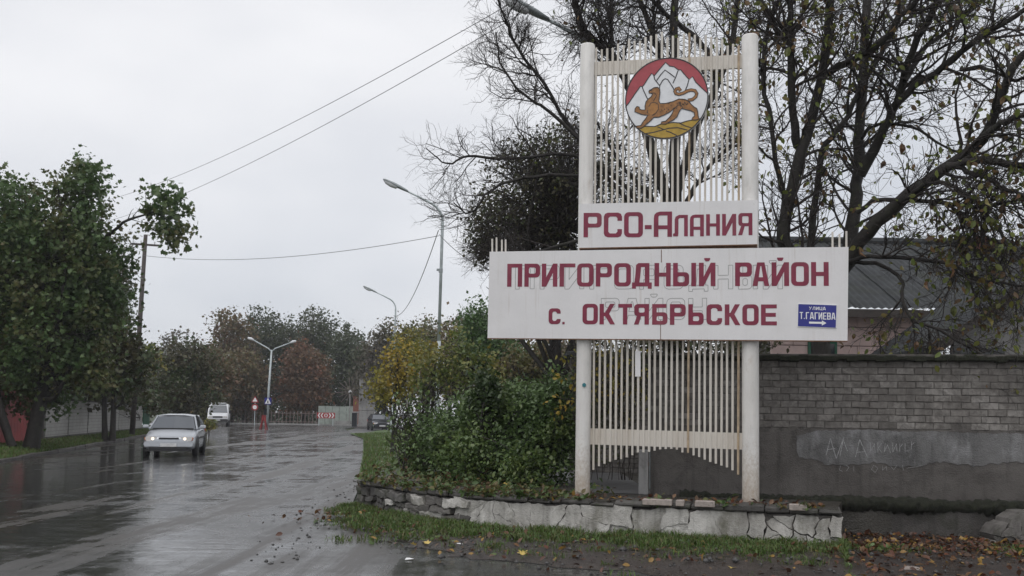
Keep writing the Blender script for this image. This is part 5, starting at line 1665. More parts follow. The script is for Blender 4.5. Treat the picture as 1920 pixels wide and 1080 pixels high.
car('silver_car', 'wet silver saloon car driving towards the viewer with lit headlamps', (cb_[0] - 2.1 * math.sin(rd_), cb_[1] + 2.1 * math.cos(rd_), 0), rd_, 'car_silver', True)

def van(name, label, loc, rz, paint):
    t = thing(name, label, 'van', loc, rz)
    def ring(y, hw, zb, zt, top):
        half = [(hw * 0.93, zb), (hw, zb + 0.25), (hw, zb + (zt - zb) * 0.55), (hw * top * 0.5 + hw * 0.5, zt - 0.12), (hw * top * 0.86, zt)]
        return [(x, y, z) for x, z in half] + [(-x, y, z) for x, z in half[::-1]]
    st = [(-2.72, 0.86, 0.45, 0.98, 0.94), (-2.62, 0.95, 0.38, 1.06, 0.95), (-2.1, 0.97, 0.36, 1.18, 0.95), (-1.98, 0.97, 0.36, 1.24, 0.95), (-1.35, 0.97, 0.36, 2.02, 0.86), (-1.1, 0.97, 0.36, 2.12, 0.86), (2.5, 0.97, 0.38, 2.14, 0.86), (2.62, 0.93, 0.42, 2.05, 0.86)]
    loft([ring(*s_) for s_ in st]).build('body', paint, t)
    MB().add([(-0.86, -1.985, 1.27), (0.86, -1.985, 1.27), (0.74, -1.44, 1.93), (-0.74, -1.44, 1.93)], [(0, 1, 2, 3)]).build('windscreen', 'car_glass', t)
    MB().box((0, -1.25, 2.16), (1.4, 0.5, 0.1), 0, 0.03).build('roof_visor', paint, t)
    for s_ in (-1, 1):
        for yy, l_ in ((-1.0, 0.7), (0.1, 1.0), (1.3, 1.0)):
            MB().add([(s_ * 0.974, yy - l_ / 2, 1.25), (s_ * 0.974, yy + l_ / 2, 1.25), (s_ * 0.93, yy + l_ / 2, 1.78), (s_ * 0.93, yy - l_ / 2, 1.78)], [(0, 1, 2, 3) if s_ > 0 else (3, 2, 1, 0)]).build('side_window', 'car_glass', t)
        MB().box((s_ * 0.68, -2.70, 0.86), (0.36, 0.06, 0.17), 0, 0.02).build('headlight', 'headlight_glass', t)
        MB().box((s_ * 1.06, -1.75, 1.35), (0.14, 0.1, 0.3), 0, 0.02).build('mirror', 'car_black_plastic', t)
        for yy in (-1.75, 1.5):
            MB().tube([(s_ * 0.93, yy, 0.40), (s_ * 0.982, yy, 0.40)], 0.42, 18).build('wheel_arch', 'car_black_plastic', t)
            wheel(t, s_ * 0.88, yy, 0.34, 0.22)
    MB().box((0, -2.71, 0.86), (0.9, 0.05, 0.14)).build('grille', 'car_black_plastic', t)
    MB().box((0, -2.72, 0.56), (1.86, 0.2, 0.24), 0, 0.03).build('bumper', 'car_black_plastic', t)
    MB().box((0, -2.83, 0.58), (0.5, 0.012, 0.11)).build('licence_plate', 'plate_white', t)
    return t
vb = gnd(404, 798.5)
van('white_van', 'white minibus waiting at the far junction left of the lamp', (vb[0], vb[1] + 1, 0), R(14), 'car_white')
for px, d, rz, paint, lab in ((711, 86, R(15), 'car_dark', 'dark parked car glimpsed under the yellow tree'), (736, 89, R(12), 'car_silver', 'silver grey parked car partly hidden by the thin trunk'), (757, 84, R(18), 'car_white', 'white parked car at the hedge edge beyond the grass bank')):
    p = at(px, 790, d)
    car('parked_car', lab, (p[0], d, -0.02), rz, paint)

# ================================================================== THE BARE WALNUT behind the wall
def limb(pts, d0, d1, r0, r1, K=18, seed=None):
    """traced limb: pixel polyline, depth running d0..d1, radius r0..r1 -> (K,4)"""
    n = len(pts)
    q = []
    for i, (x, y) in enumerate(pts):
        f = i / (n - 1)
        q.append([*at(x, y, d0 + (d1 - d0) * f), r0 + (r1 - r0) * f])
    o = resample(q, K)
    kk = rng.normal(size=(K - 2, 3)) * 0.012 + np.repeat(rng.normal(size=((K - 2) // 3 + 1, 3)), 3, axis=0)[:K - 2] * 0.012
    o[1:-1, :3] += kk
    o[:, 3] *= 1 + rng.normal(size=K) * 0.05
    o[:, 3] = np.maximum(o[:, 3], 0.006)
    return o
WD = 15.6
wbase = at(1538, 800, WD)
wbase[2] = TZ
walnut = thing('walnut_tree', 'large nearly bare walnut tree spreading behind the sign and brick wall', 'tree', wbase)
wl_ = [
    limb([(1540, 900), (1538, 740), (1536, 640), (1527, 575), (1500, 520), (1451, 458), (1473, 391), (1495, 311), (1518, 231), (1540, 147), (1558, 27), (1566, -80)][:4] + [(1515, 535), (1492, 495), (1468, 440), (1478, 385), (1495, 311), (1518, 231), (1540, 147), (1558, 27), (1566, -80)], WD, WD - 0.3, 0.19, 0.075, 30),
    limb([(1534, 600), (1560, 540), (1585, 480), (1602, 378), (1613, 311), (1615, 222), (1620, 133), (1624, 0), (1630, -90)], WD, WD + 1.5, 0.16, 0.085, 24),
    limb([(1613, 330), (1647, 262), (1673, 209), (1691, 164), (1713, 89), (1758, 9), (1790, -60)], WD + .5, WD - 1.0, 0.105, 0.05),
    limb([(1684, 192), (1735, 147), (1780, 115), (1824, 80), (1869, 53), (1930, 18), (1990, -10)], WD - .4, WD - 2.2, 0.075, 0.04),
    limb([(1696, 152), (1735, 93), (1789, 49), (1824, 9), (1860, -50)], WD - .4, WD + .8, 0.055, 0.03),
    limb([(1560, 540), (1602, 467), (1647, 413), (1700, 369), (1762, 320), (1824, 275), (1860, 231), (1878, 164), (1925, 98), (1980, 60)], WD, WD - 2.6, 0.15, 0.05, 24),
    limb([(1775, 312), (1824, 304), (1880, 306), (1940, 307), (2000, 300)], WD - 1.6, WD - 2.8, 0.075, 0.045),
    limb([(1845, 255), (1887, 227), (1930, 214), (1990, 190)], WD - 2, WD - 3, 0.06, 0.035),
    limb([(1608, 398), (1655, 375), (1718, 378), (1780, 382), (1824, 395), (1869, 382), (1930, 376)], WD - .3, WD - 2.2, 0.05, 0.026),
    limb([(1795, 313), (1847, 333), (1890, 355), (1935, 380)], WD - 1.7, WD - 2.6, 0.05, 0.03),
    limb([(1515, 500), (1531, 369), (1544, 284), (1567, 249), (1593, 213), (1615, 164), (1664, 80), (1695, 0), (1720, -60)], WD + .3, WD + 1.4, 0.075, 0.035, 22),
    limb([(1495, 275), (1487, 213), (1482, 111), (1484, 44), (1476, -30)], WD - .1, WD - .8, 0.085, 0.055),
    limb([(1546, 140), (1593, 118), (1638, 91), (1682, 42), (1718, 0), (1760, -60)], WD - .2, WD - 1.6, 0.075, 0.045),
    limb([(1468, 400), (1464, 347), (1451, 284), (1438, 191), (1429, 124), (1447, 44), (1466, -20)], WD - .1, WD - .6, 0.055, 0.035),
    limb([(1580, 500), (1610, 486), (1647, 485), (1700, 487), (1767, 493), (1817, 513), (1870, 530), (1930, 535)], WD - .2, WD - 2.4, 0.05, 0.018),
    limb([(1600, 490), (1647, 493), (1690, 520), (1692, 557), (1710, 593), (1753, 617), (1817, 650), (1867, 677), (1930, 700)], WD - .4, WD - 2.4, 0.04, 0.015),
    limb([(1700, 372), (1740, 345), (1790, 350), (1850, 400), (1900, 470), (1925, 520)], WD - 1.2, WD - 2.6, 0.045, 0.02),
    limb([(1615, 260), (1640, 235), (1700, 235), (1760, 268), (1830, 300)], WD + .6, WD - .5, 0.04, 0.018),
    limb([(1800, 130), (1850, 130), (1900, 150), (1950, 155)], WD - 1.5, WD - 2.2, 0.04, 0.025),
]
for l in wl_:
    l[:, 3] *= 0.80
tb_ = [tubes_np(l[None, :, :3], l[None, :, 3], 9) for l in wl_]
V, Fs = join(tb_)
wchild('trunk', np_mesh('trunk', V, Fs), 'bark_dark', walnut, True)
def stackl(ls, K=16):
    o = np.array([resample(l, K) for l in ls])
    return o[:, :, :3], np.maximum(o[:, :, 3], 0.005)
def grow_twigs(P0, R0, n1, n2, n3, L1, L2, L3, up=(0.05, 0.02, 0.0), r=(0.5, 0.55, 0.6), tr=(0.3, 1.0), bias=(0, 0, 0), tip=0.0028, caps=(0.03, 0.012, 0.0065)):
    a, ra = spawn(P0, R0, n1, tr, L1, (0.5, 1.2), 9, 0.20, up[0], r[0], 0.006, caps[0], bias)
    b, rb = spawn(a, ra, n2, (0.15, 1.0), L2, (0.5, 1.2), 7, 0.24, up[1], r[1], 0.004, caps[1], bias)
    c, rc = spawn(b, rb, n3, (0.15, 1.0), L3, (0.4, 1.2), 5, 0.26, up[2], r[2], tip, caps[2])
    return (a, ra), (b, rb), (c, rc)
P0, R0 = stackl([wl_[k] for k in (0, 0, 1, 1, 2, 2, 3, 4, 5, 5, 7, 8, 10, 10, 11, 11, 12, 12, 13, 13, 17)])
A_, B_, C_ = grow_twigs(P0, R0, 10, 7, 5, (0.8, 2.3), (0.4, 1.1), (0.16, 0.5), up=(0.03, -0.02, -0.03), tr=(0.25, 0.95), tip=0.0036, caps=(0.028, 0.012, 0.0068))
V, Fs = join([tubes_np(*A_, 5), tubes_np(*B_, 4), tubes_np(*C_, 3)])
wchild('branches', np_mesh('branches', V, Fs), 'twig', walnut)
# hanging twigs before the roof
Ph, Rh = stackl([wl_[14], wl_[15], wl_[16], wl_[8]])
A2, B2, C2 = grow_twigs(Ph, Rh, 24, 8, 5, (0.5, 1.1), (0.3, 0.7), (0.12, 0.35), up=(-0.08, -0.06, -0.03))
V, Fs = join([tubes_np(*A2, 5), tubes_np(*B2, 4), tubes_np(*C2, 3)])
wchild('branches', np_mesh('branches', V, Fs), 'twig', walnut)
# remaining leaves: single leaf objects that share a few meshes, the rest as one scattering
tips = np.vstack([C_[0][:, -1], B_[0][:, -1]])
tips2 = np.vstack([C2[0][:, -1], B2[0][:, -1]])
lm = []
pal = [(0.16, 0.18, 0.045), (0.12, 0.15, 0.04), (0.20, 0.17, 0.05), (0.16, 0.085, 0.04), (0.10, 0.062, 0.036)]
for k, c_ in enumerate(pal):
    m_, nt, b = new_mat('walnut_leaf_%d' % k)
    L_(nt, ramp(nt, noise(nt, 9, 3, 0.5, wpos(nt)), [(0.3, tuple(x * .75 for x in c_)), (0.7, tuple(x * 1.2 for x in c_))]), b.inputs['Base Color'])
    b.inputs['Roughness'].default_value = 0.42
    me = bpy.data.meshes.new('leaf')
    cv = LEAF4[0].copy()
    cv[:, 2] += np.array([0, 0.02, 0.05, -0.12 - 0.05 * k, 0.04, 0.02, -0.03])
    me.from_pydata([tuple(p) for p in cv], [], [f for f in LEAF4[1]])
    me.update()
    me.materials.append(m_)
    lm.append(me)
sel = np.vstack([tips[rng.choice(len(tips), 190, replace=False)], tips2[rng.choice(len(tips2), 85, replace=False)]])
for p in sel:
    o = link('leaf', random.choice(lm), None, walnut, Vector(p) - Vector(walnut.location))
    s_ = random.uniform(0.11, 0.18)
    o.scale = (s_, s_, s_)
    o.rotation_euler = (random.uniform(-2.2, -0.6), random.uniform(-0.5, 0.5), random.uniform(0, 6.28))
rest = np.vstack([tips[rng.choice(len(tips), 3300)], tips2[rng.choice(len(tips2), 1500)]])
V, Fa = leaves(rest, 0.085, LEAF4, var=0.5, up=0.0, droop=0.8)
o = wchild('foliage', np_mesh('foliage', V, [Fa]), 'leaf_walnut', walnut)
o['kind'] = 'stuff'

# ================================================================== SECOND BARE TREE behind the upper grille
TD = 18.5
b2 = at(1262, 800, TD)
b2[2] = TZ
bare = thing('bare_tree', 'bare dark tree rising behind the emblem grille with branches reaching left', 'tree', b2)
bl_ = [
    limb([(1262, 900), (1262, 700), (1262, 560), (1268, 440), (1262, 330), (1266, 200), (1266, 90), (1266, -60)], TD, TD, 0.17, 0.06, 24),
    limb([(1266, 420), (1235, 330), (1200, 220), (1165, 130), (1140, 98), (1110, 72), (1092, 50), (1076, 0), (1070, -60)], TD, TD - 1.0, 0.11, 0.05, 22),
    limb([(1180, 165), (1152, 111), (1148, 46), (1146, -40)], TD - .6, TD - .2, 0.05, 0.035),
    limb([(1262, 250), (1245, 140), (1229, 83), (1215, 37), (1195, -20)], TD, TD + .8, 0.075, 0.05),
    limb([(1264, 380), (1300, 260), (1345, 160), (1370, 90), (1385, 0), (1390, -60)], TD, TD + .6, 0.085, 0.045),
    limb([(1345, 165), (1320, 90), (1260, 37), (1224, 0), (1190, -40)], TD + .5, TD + .2, 0.055, 0.035),
    limb([(1262, 460), (1200, 400), (1130, 320), (1058, 222), (1011, 148), (979, 102), (951, 46), (933, 0), (920, -50)], TD, TD - 1.6, 0.05, 0.010, 24),
    limb([(1262, 500), (1180, 360), (1085, 294), (942, 296), (873, 292), (836, 308), (799, 278)], TD, TD - 2.0, 0.045, 0.008, 24),
    limb([(1085, 260), (1020, 200), (985, 180), (940, 120), (930, 60)], TD - 1.2, TD - 1.8, 0.035, 0.01),
    limb([(1100, 330), (1000, 330), (930, 350), (880, 400), (850, 380)], TD - .8, TD - 1.4, 0.035, 0.01),
    limb([(1130, 430), (1020, 470), (950, 470), (900, 440)], TD - .8, TD - 1.4, 0.035, 0.01),
    limb([(1264, 420), (1310, 340), (1360, 280), (1400, 250)], TD, TD, 0.055, 0.02),
    limb([(1262, 460), (1225, 380), (1160, 300), (1120, 230)], TD, TD + .5, 0.06, 0.02),
]
V, Fs = join([tubes_np(l[None, :, :3], l[None, :, 3], 8) for l in bl_])
wchild('trunk', np_mesh('trunk', V, Fs), 'bark_dark', bare, True)
P0, R0 = stackl([bl_[k] for k in (0, 1, 1, 2, 3, 4, 5, 11, 12)])
A_, B_, C_ = grow_twigs(P0, R0, 14, 9, 6, (0.6, 1.6), (0.4, 1.0), (0.15, 0.5), up=(0.06, 0.03, 0.01), tip=0.0038, caps=(0.022, 0.011, 0.0065))
P1, R1 = stackl([bl_[k] for k in (6, 6, 7, 8, 9, 10)])
A3, B3, C3 = grow_twigs(P1, R1, 16, 7, 5, (0.35, 1.05), (0.25, 0.65), (0.1, 0.35), up=(0.06, 0.03, 0.01), tr=(0.25, 0.92), tip=0.0036, caps=(0.016, 0.009, 0.006))
V, Fs = join([tubes_np(*A3, 5), tubes_np(*B3, 4), tubes_np(*C3, 3)])
wchild('branches', np_mesh('branches', V, Fs), 'twig', bare)
V, Fs = join([tubes_np(*A_, 5), tubes_np(*B_, 4), tubes_np(*C_, 3)])
wchild('branches', np_mesh('branches', V, Fs), 'twig', bare)
t_ = C_[0][:, -1]
V, Fa = leaves(t_[rng.choice(len(t_), 420)], 0.085, LEAF4, up=0.0, droop=0.6)
o = wchild('foliage', np_mesh('foliage', V, [Fa]), 'leaf_walnut', bare)
o['kind'] = 'stuff'

# dark leafy plum between them, left of the sign
pb = at(1052, 800, 21)
pb[2] = TZ
blobs = [pxblob(1040, 330, 21, 75, 100), pxblob(985, 350, 21, 90, 85), pxblob(945, 430, 21, 70, 60, None, 8500), pxblob(1030, 430, 21, 80, 75), pxblob(930, 395, 21, 45, 45, None, 4200), pxblob(1060, 520, 21, 60, 70), pxblob(1180, 400, 21.5, 80, 90), pxblob(1120, 300, 21.5, 60, 70), pxblob(912, 458, 21, 34, 32, None, 3200), pxblob(985, 290, 21, 50, 36), pxblob(1060, 260, 21, 40, 40), pxblob(905, 480, 21, 22, 18)]
plum = blob_tree('plum_tree', 'dark leafed small tree filling the gap left of the sign', pb, 0.13, blobs, 1350, 8, 0.17, 0.075, 'leaf_plum', shape=LEAF4, nlimb=40)
# twiggy fringe on the plum
lim = []
for k in range(150):
    bc, br, _ = blobs[rng.integers(len(blobs))]
    e = bc + norm(rng.normal(size=(1, 3)))[0] * np.array(br) * 1.15
    s0 = np.array([*at(1060, 430, 21)])
    lim.append(resample([[*s0, 0.03], [*((s0 + e) / 2 + rng.normal(size=3) * 0.12), 0.018], [*e, 0.006]], 9))
lim = np.array(lim)
a, ra = spawn(lim[:, :, :3], lim[:, :, 3], 9, (0.3, 1), (0.4, 0.9), (0.4, 1.1), 6, 0.22, 0.03, 0.6, 0.004, 0.012)
c, rc = spawn(a, ra, 5, (0.2, 1), (0.15, 0.4), (0.4, 1.1), 4, 0.25, 0.0, 0.6, 0.003, 0.006)
V, Fs = join([tubes_np(lim[:, :, :3], lim[:, :, 3], 4), tubes_np(a, ra, 3), tubes_np(c, rc, 3)])
wchild('branches', np_mesh('branches', V, Fs), 'twig', plum)

# creepers behind the lower grille
cr = thing('creeper', 'withered creeper with yellow leaves behind the lower left bars', 'creeper', (*at(1150, 800, 14.9)[:2], TZ))
st_ = []
for k in range(18):
    x = random.uniform(1085, 1200)
    st_.append(limb([(x, 900), (x + random.uniform(-4, 4), 820), (x + random.uniform(-25, 25), 740), (x + random.uniform(-40, 40), 640)], 14.9, 14.7 + random.uniform(-.2, .3), 0.006, 0.004, 12))
P0, R0 = stackl(st_, 12)
A_, B_, C_ = grow_twigs(P0, R0, 9, 4, 2, (0.25, 0.6), (0.15, 0.4), (0.08, 0.2), tr=(0.45, 1.0), tip=0.003)
V, Fs = join([tubes_np(P0, R0, 4), tubes_np(*A_, 3), tubes_np(*B_, 3)])
wchild('stems', np_mesh('stems', V, Fs), 'twig', cr)
t_ = B_[0][:, -1]
V, Fa = leaves(t_[rng.choice(len(t_), 420)], 0.07, LEAF4, up=0.0, droop=0.6)
wchild('leaves', np_mesh('leaves', V, [Fa]), 'leaf_yellow', cr)
t_ = np.vstack([ellipsoid_pts(at(1140, 760, 15.4), (0.55, 0.3, 0.95), 1500), ellipsoid_pts(at(1110, 680, 15.5), (0.4, 0.3, 0.6), 700)])
V, Fa = leaves(t_, 0.06, LEAF4, up=0.1, droop=0.6)
wchild('leaves', np_mesh('leaves', V, [Fa]), 'leaf_plum', cr)

blob_tree('garden_shrub', 'dark brownish shrub behind the brick wall under the sign panel', (at(1300, 700, 17)[0], 17, TZ), 0.07, [pxblob(1240, 640, 17, 60, 40, 0.6), pxblob(1330, 645, 17, 70, 35, 0.6), pxblob(1420, 640, 17.2, 40, 35, 0.5), pxblob(1180, 680, 17, 40, 60, 0.5)], 330, 10, 0.13, 0.07, 'leaf_plum', cat='shrub', shape=LEAF4, nlimb=40)
# ================================================================== HEDGE right of the road
hb0 = at(930, 880, 16.2)
hb0[2] = TZ - 0.1
HB = [pxblob(850, 830, 16.6, 80, 62, 0.9), pxblob(960, 815, 16.4, 105, 92, 1.0), pxblob(1040, 800, 15.8, 60, 105, 0.6), pxblob(900, 765, 16.6, 50, 36, 0.6), pxblob(985, 760, 16.6, 70, 40, 0.6), pxblob(790, 850, 17.2, 45, 45, 0.5), pxblob(1050, 755, 15.9, 45, 36, 0.4), pxblob(900, 860, 15.8, 80, 45, 0.5), pxblob(985, 880, 15.3, 50, 40, 0.4)]
hedge = blob_tree('hedge', 'broad dark green overgrown hedge between road and sign', hb0, 0.06, HB, 2000, 19, 0.12, 0.064, 'leaf_hedge', cat='hedge', shape=LEAF4, up=0.55, nlimb=60, part='foliage', stems=5)
blob_tree('vine_stump', 'vine covered dark stump rising above the hedge', at(910, 780, 15.9) * np.array([1, 1, 0]) + np.array([0, 0, TZ]), 0.09, [pxblob(911, 716, 15.9, 20, 30, 0.18), pxblob(905, 755, 15.9, 24, 24, 0.2), pxblob(918, 745, 15.8, 22, 26, 0.2)], 130, 13, 0.055, 0.075, 'leaf_vine', cat='shrub', shape=LEAF4, up=0.3, nlimb=10, part='foliage')
# twiggy left shoulder of the hedge
tw = []
for k in range(60):
    x, y = random.uniform(745, 830), random.uniform(860, 885)
    tw.append(limb([(x, y), (x + random.uniform(-15, 25), y - 50), (x + random.uniform(-30, 40), y - random.uniform(80, 140))], 17.0 + random.uniform(-.4, .6), 17.0, 0.009, 0.004, 9))
P0, R0 = stackl(tw, 9)
a, ra = spawn(P0, R0, 6, (0.2, 1), (0.15, 0.4), (0.4, 1.0), 5, 0.2, 0.05, 0.7, 0.003, 0.005)
sh = thing('twiggy_shrub', 'thin twiggy shrub at the road end of the hedge', 'shrub', (*at(785, 870, 17)[:2], 0.3))
V, Fs = join([tubes_np(P0, R0, 4), tubes_np(a, ra, 3)])
wchild('stems', np_mesh('stems', V, Fs), 'twig', sh)
V, Fa = leaves(a[rng.choice(len(a), 700), -1] + rng.normal(size=(700, 3)) * 0.03, 0.07, LEAF4, up=0.3)
wchild('leaves', np_mesh('leaves', V, [Fa]), 'leaf_hedge', sh)
# low weeds along the terrace edge at the road end
wp_ = []
for k in range(900):
    s_ = random.uniform(0.1, SC_[3] + 0.2)
    q = wpt(s_, -random.uniform(0.12, 1.3))
    wp_.append((q[0], q[1], TZ + abs(random.gauss(0, 0.07))))
for k in range(90):
    s_ = random.uniform(0.1, WT - 0.1) if k > 50 else random.uniform(0.1, SC_[3])
    for q_ in range(random.randint(4, 16)):
        q = wpt(min(max(0.01, s_ + random.gauss(0, 0.05)), WT - .01), random.uniform(-0.10, 0.05))
        wp_.append((q[0], q[1], 0.52 + abs(random.gauss(0, 0.035))))
for k in range(2200):
    wp_.append((random.uniform(-2.7, 0.6), random.uniform(15.0, 20.5), TZ + abs(random.gauss(0, 0.09))))
wp_ = [p for p in wp_ if p[1] < 20 and p[0] > -2.35 - 0.02 * (p[1] - 16)]
V, Fa = leaves(np.array(wp_), 0.07, LEAF4, var=0.55, up=0.6)
tag(link('weeds', np_mesh('weeds', V, [Fa]), 'leaf_weed'), 'low green and yellowing weeds along the top of the low wall', 'weeds', kind='stuff')

# ================================================================== TREES right of the road, middle distance
def gbase(px, d, z=0.0):
    p = at(px, 700, d)
    return (p[0], d, z)
blob_tree('yellow_tree', 'small tree with yellow orange autumn leaves on the grass bank', gbase(738, 34, 0.15), 0.055, [pxblob(735, 715, 34, 42, 52), pxblob(765, 690, 34, 38, 50), pxblob(712, 735, 34, 26, 30), pxblob(752, 655, 34, 26, 28)], 150, 12, 0.22, 0.125, 'leaf_yellow', nlimb=24)
blob_tree('young_tree', 'yellow green young tree directly behind the hedge', gbase(808, 30, 0.2), 0.06, [pxblob(805, 685, 30, 36, 55), pxblob(838, 705, 30, 36, 45), pxblob(795, 740, 30, 26, 36)], 120, 11, 0.19, 0.12, 'leaf_yellowgreen', nlimb=24)
blob_tree('young_tree', 'broad yellow and green tree between lamp pole and sign panel', gbase(872, 31, 0.2), 0.07, [pxblob(868, 690, 31, 48, 52), pxblob(905, 690, 31, 34, 46), pxblob(850, 640, 31, 26, 30)], 130, 12, 0.19, 0.12, 'leaf_yellowgreen', nlimb=24)
blob_tree('leafy_tree', 'fresh green rounded tree against the left edge of the sign panel', gbase(892, 42, 0.2), 0.13, [pxblob(895, 612, 42, 34, 58), pxblob(915, 640, 42, 46, 70), pxblob(960, 680, 42, 60, 50)], 520, 14, 0.22, 0.13, 'leaf_fresh', nlimb=24)
blob_tree('leafy_tree', 'green tree seen through the gap under the sign panel', gbase(990, 38, 0.3), 0.13, [pxblob(990, 680, 38, 55, 45), pxblob(1040, 690, 38, 45, 45), pxblob(950, 700, 38, 35, 30)], 200, 12, 0.22, 0.14, 'leaf_olive', nlimb=24)
for px, top, wd, d, mt, lab, cl in ((722, 592, 24, 98, 'leaf_grey', 'sparse grey brown tree behind the smaller lamp', 90), (766, 606, 36, 92, 'leaf_olive', 'olive tree between the two single arm lamps', 170), (803, 592, 26, 96, 'leaf_olive', 'narrow olive tree just left of the tall lamp pole', 120), (845, 578, 34, 90, 'leaf_brown', 'thin reddish tree right of the tall lamp pole', 80), (700, 622, 24, 104, 'leaf_grey', 'dull tree above the tall grey slab', 110), (880, 600, 40, 88, 'leaf_olive', 'olive tree behind the fresh green tree', 170), (945, 620, 50, 86, 'leaf_olive', 'olive tree behind the hedge under the sign panel', 170), (1030, 625, 55, 84, 'leaf_brown', 'brownish tree low behind the hedge beside the left post', 170)):
    blob_tree('distant_tree', lab, gbase(px, d), 0.2, [pxblob(px, (top + 745) / 2, d, wd, (745 - top) / 2), pxblob(px + 8, top + 55, d, wd * .7, 50), pxblob(px - 10, 710, d, wd * 1.1, 45)], int(cl * 2.3), 15, 0.5, 0.28, mt, group='trees beyond the parked cars', nlimb=20)
for px, d, lab in ((765, 40, 'thin pale birch trunk left of the hedge'), (786, 44, 'second pale thin birch trunk nearer the hedge')):
    b_ = gbase(px, d, 0.1)
    t = thing('birch', lab, 'tree', b_)
    q = [[*at(px + 2, 800, d), 0.07], [*at(px, 740, d), 0.06], [*at(px - 1, 690, d), 0.05], [*at(px + 3, 640, d), 0.02]]
    q[0][2] = 0.0
    l = resample(q, 10)
    V, Fs = tubes_np(l[None, :, :3], l[None, :, 3], 7)
    wchild('trunk', np_mesh('trunk', V, [Fs]), 'birch_bark', t, True)
    p, _ = clump_leaves([pxblob(px, 655, d, 24, 40)], 60, 10, 0.2)
    V, Fa = leaves(p, 0.11)
    wchild('crown', np_mesh('crown', V, [Fa]), 'leaf_yellowgreen', t)

# ================================================================== FAR TREES at the junction
far = [
    (338, 612, 56, 118, 'leaf_grey', 'pale twiggy tree left of the white van'), (395, 640, 36, 108, 'leaf_olive', 'low olive tree directly above the white van'),
    (437, 578, 46, 120, 'leaf_brown', 'tall brown tree right of the white van'), (497, 571, 46, 128, 'leaf_forest', 'dark green tree rising behind the double lamp'),
    (548, 590, 40, 134, 'leaf_forest', 'dark green tree just right of the double lamp'), (600, 572, 50, 130, 'leaf_forest', 'tallest dark green tree behind the russet tree'),
    (656, 606, 46, 126, 'leaf_forest', 'dark green tree behind the spoked ornament'), (572, 636, 46, 116, 'leaf_red', 'russet red tree at the far junction behind the chevron board'),
    (462, 650, 40, 113, 'leaf_brown', 'short brown tree beside the far traffic sign'), (690, 640, 36, 122, 'leaf_forest', 'dark tree behind the tall grey slab')]
for px, top, wd, d, mt, lab in far:
    bot = 772
    blob_tree('junction_tree', lab, gbase(px, d), 0.28, [pxblob(px, (top + bot) / 2 + 10, d, wd, (bot - top) / 2), pxblob(px - wd * .25, top + 50, d, wd * .6, 48), pxblob(px + wd * .3, top + 75, d, wd * .6, 55), pxblob(px, 735, d, wd * 1.05, 42)], 620 if mt != 'leaf_grey' else 330, 17, 0.55, 0.32, mt, group='trees at the far junction', nlimb=26)
ug = np.vstack([ellipsoid_pts((x, 122 + random.uniform(-3, 6), 1.0), (3.2, 2.0, 1.9 + random.random()), 750) for x in np.arange(-42, -12, 3.0)])
V, Fa = leaves(ug, 0.36)
tag(link('undergrowth', np_mesh('undergrowth', V, [Fa]), 'leaf_forest'), 'dark undergrowth below the far trees', 'undergrowth', kind='stuff')

# ================================================================== LEFT TREES
D1 = 34.0
maple = blob_tree('maple_tree', 'big dark green maple leaning over the left verge', at(58, 832, D1) * np.array([1, 1, 0]) + np.array([0, 0, 0.17]), 0.24,
          [pxblob(80, 480, D1, 110, 120, 2.2), pxblob(150, 372, D1, 48, 70, 1.2), pxblob(152, 318, D1, 20, 30, 0.5), pxblob(170, 470, D1, 75, 100, 1.8), pxblob(20, 430, D1, 70, 110, 2.0), pxblob(110, 600, D1, 125, 110, 2.2), pxblob(180, 560, D1, 55, 80, 1.4), pxblob(40, 680, D1, 80, 60, 1.4), pxblob(160, 690, D1, 70, 55, 1.2), pxblob(-20, 560, D1, 60, 130, 2.0), pxblob(60, 740, D1 + 1, 80, 40, 1.2)],
          1750, 21, 0.25, 0.145, 'leaf_maple', shape=LOBED, up=0.45, nlimb=40, lean=(0.3, 0.0))
sb = at(258, 425, D1)
# the leafy bough that sticks out to the right
bo = maple
l = limb([(110, 520), (165, 468), (215, 430), (235, 415), (262, 406), (290, 395), (310, 375)], D1 + .2, D1 - .4, 0.07, 0.02, 12)
a, ra = spawn(l[None, :, :3], l[None, :, 3], 16, (0.45, 1), (0.5, 1.1), (0.4, 1.1), 6, 0.15, 0.03, 0.6, 0.006, 0.02)
V, Fs = join([tubes_np(l[None, :, :3], l[None, :, 3], 7), tubes_np(a, ra, 4)])
wchild('bough', np_mesh('bough', V, Fs), 'bark_dark', bo, True)
p, _ = clump_leaves([pxblob(312, 378, D1 - .2, 38, 38, 0.6), pxblob(334, 425, D1 - .2, 26, 42, 0.5), pxblob(292, 425, D1, 28, 34, 0.5), pxblob(330, 455, D1, 16, 14, 0.3)], 105, 9, 0.17, 3.0)
V, Fa = leaves(p, 0.175, LOBED, var=0.5, up=0.3, droop=0.4)
wchild('foliage', np_mesh('foliage', V, [Fa]), 'leaf_maple', bo)
blob_tree('verge_tree', 'dark brownish tree with twin stems near the utility pole', at(205, 795, 45) * np.array([1, 1, 0]) + np.array([0, 0, 0.16]), 0.13, [pxblob(200, 640, 45, 48, 90, 1.6), pxblob(212, 540, 45, 32, 60, 1.1), pxblob(180, 690, 45, 60, 50, 1.3), pxblob(245, 690, 45, 35, 50, 1.0)], 360, 17, 0.3, 0.2, 'leaf_dark', shape=LOBED, up=0.4, nlimb=30, stems=2)
blob_tree('verge_tree', 'dark olive tree beyond the fence wall end', at(330, 800, 72) * np.array([1, 1, 0]) + np.array([0, 0, 0.1]), 0.15, [pxblob(335, 700, 72, 40, 60), pxblob(370, 690, 72, 35, 55), pxblob(300, 700, 72, 26, 50), pxblob(350, 745, 72, 55, 28)], 330, 16, 0.4, 0.25, 'leaf_dark', nlimb=26)
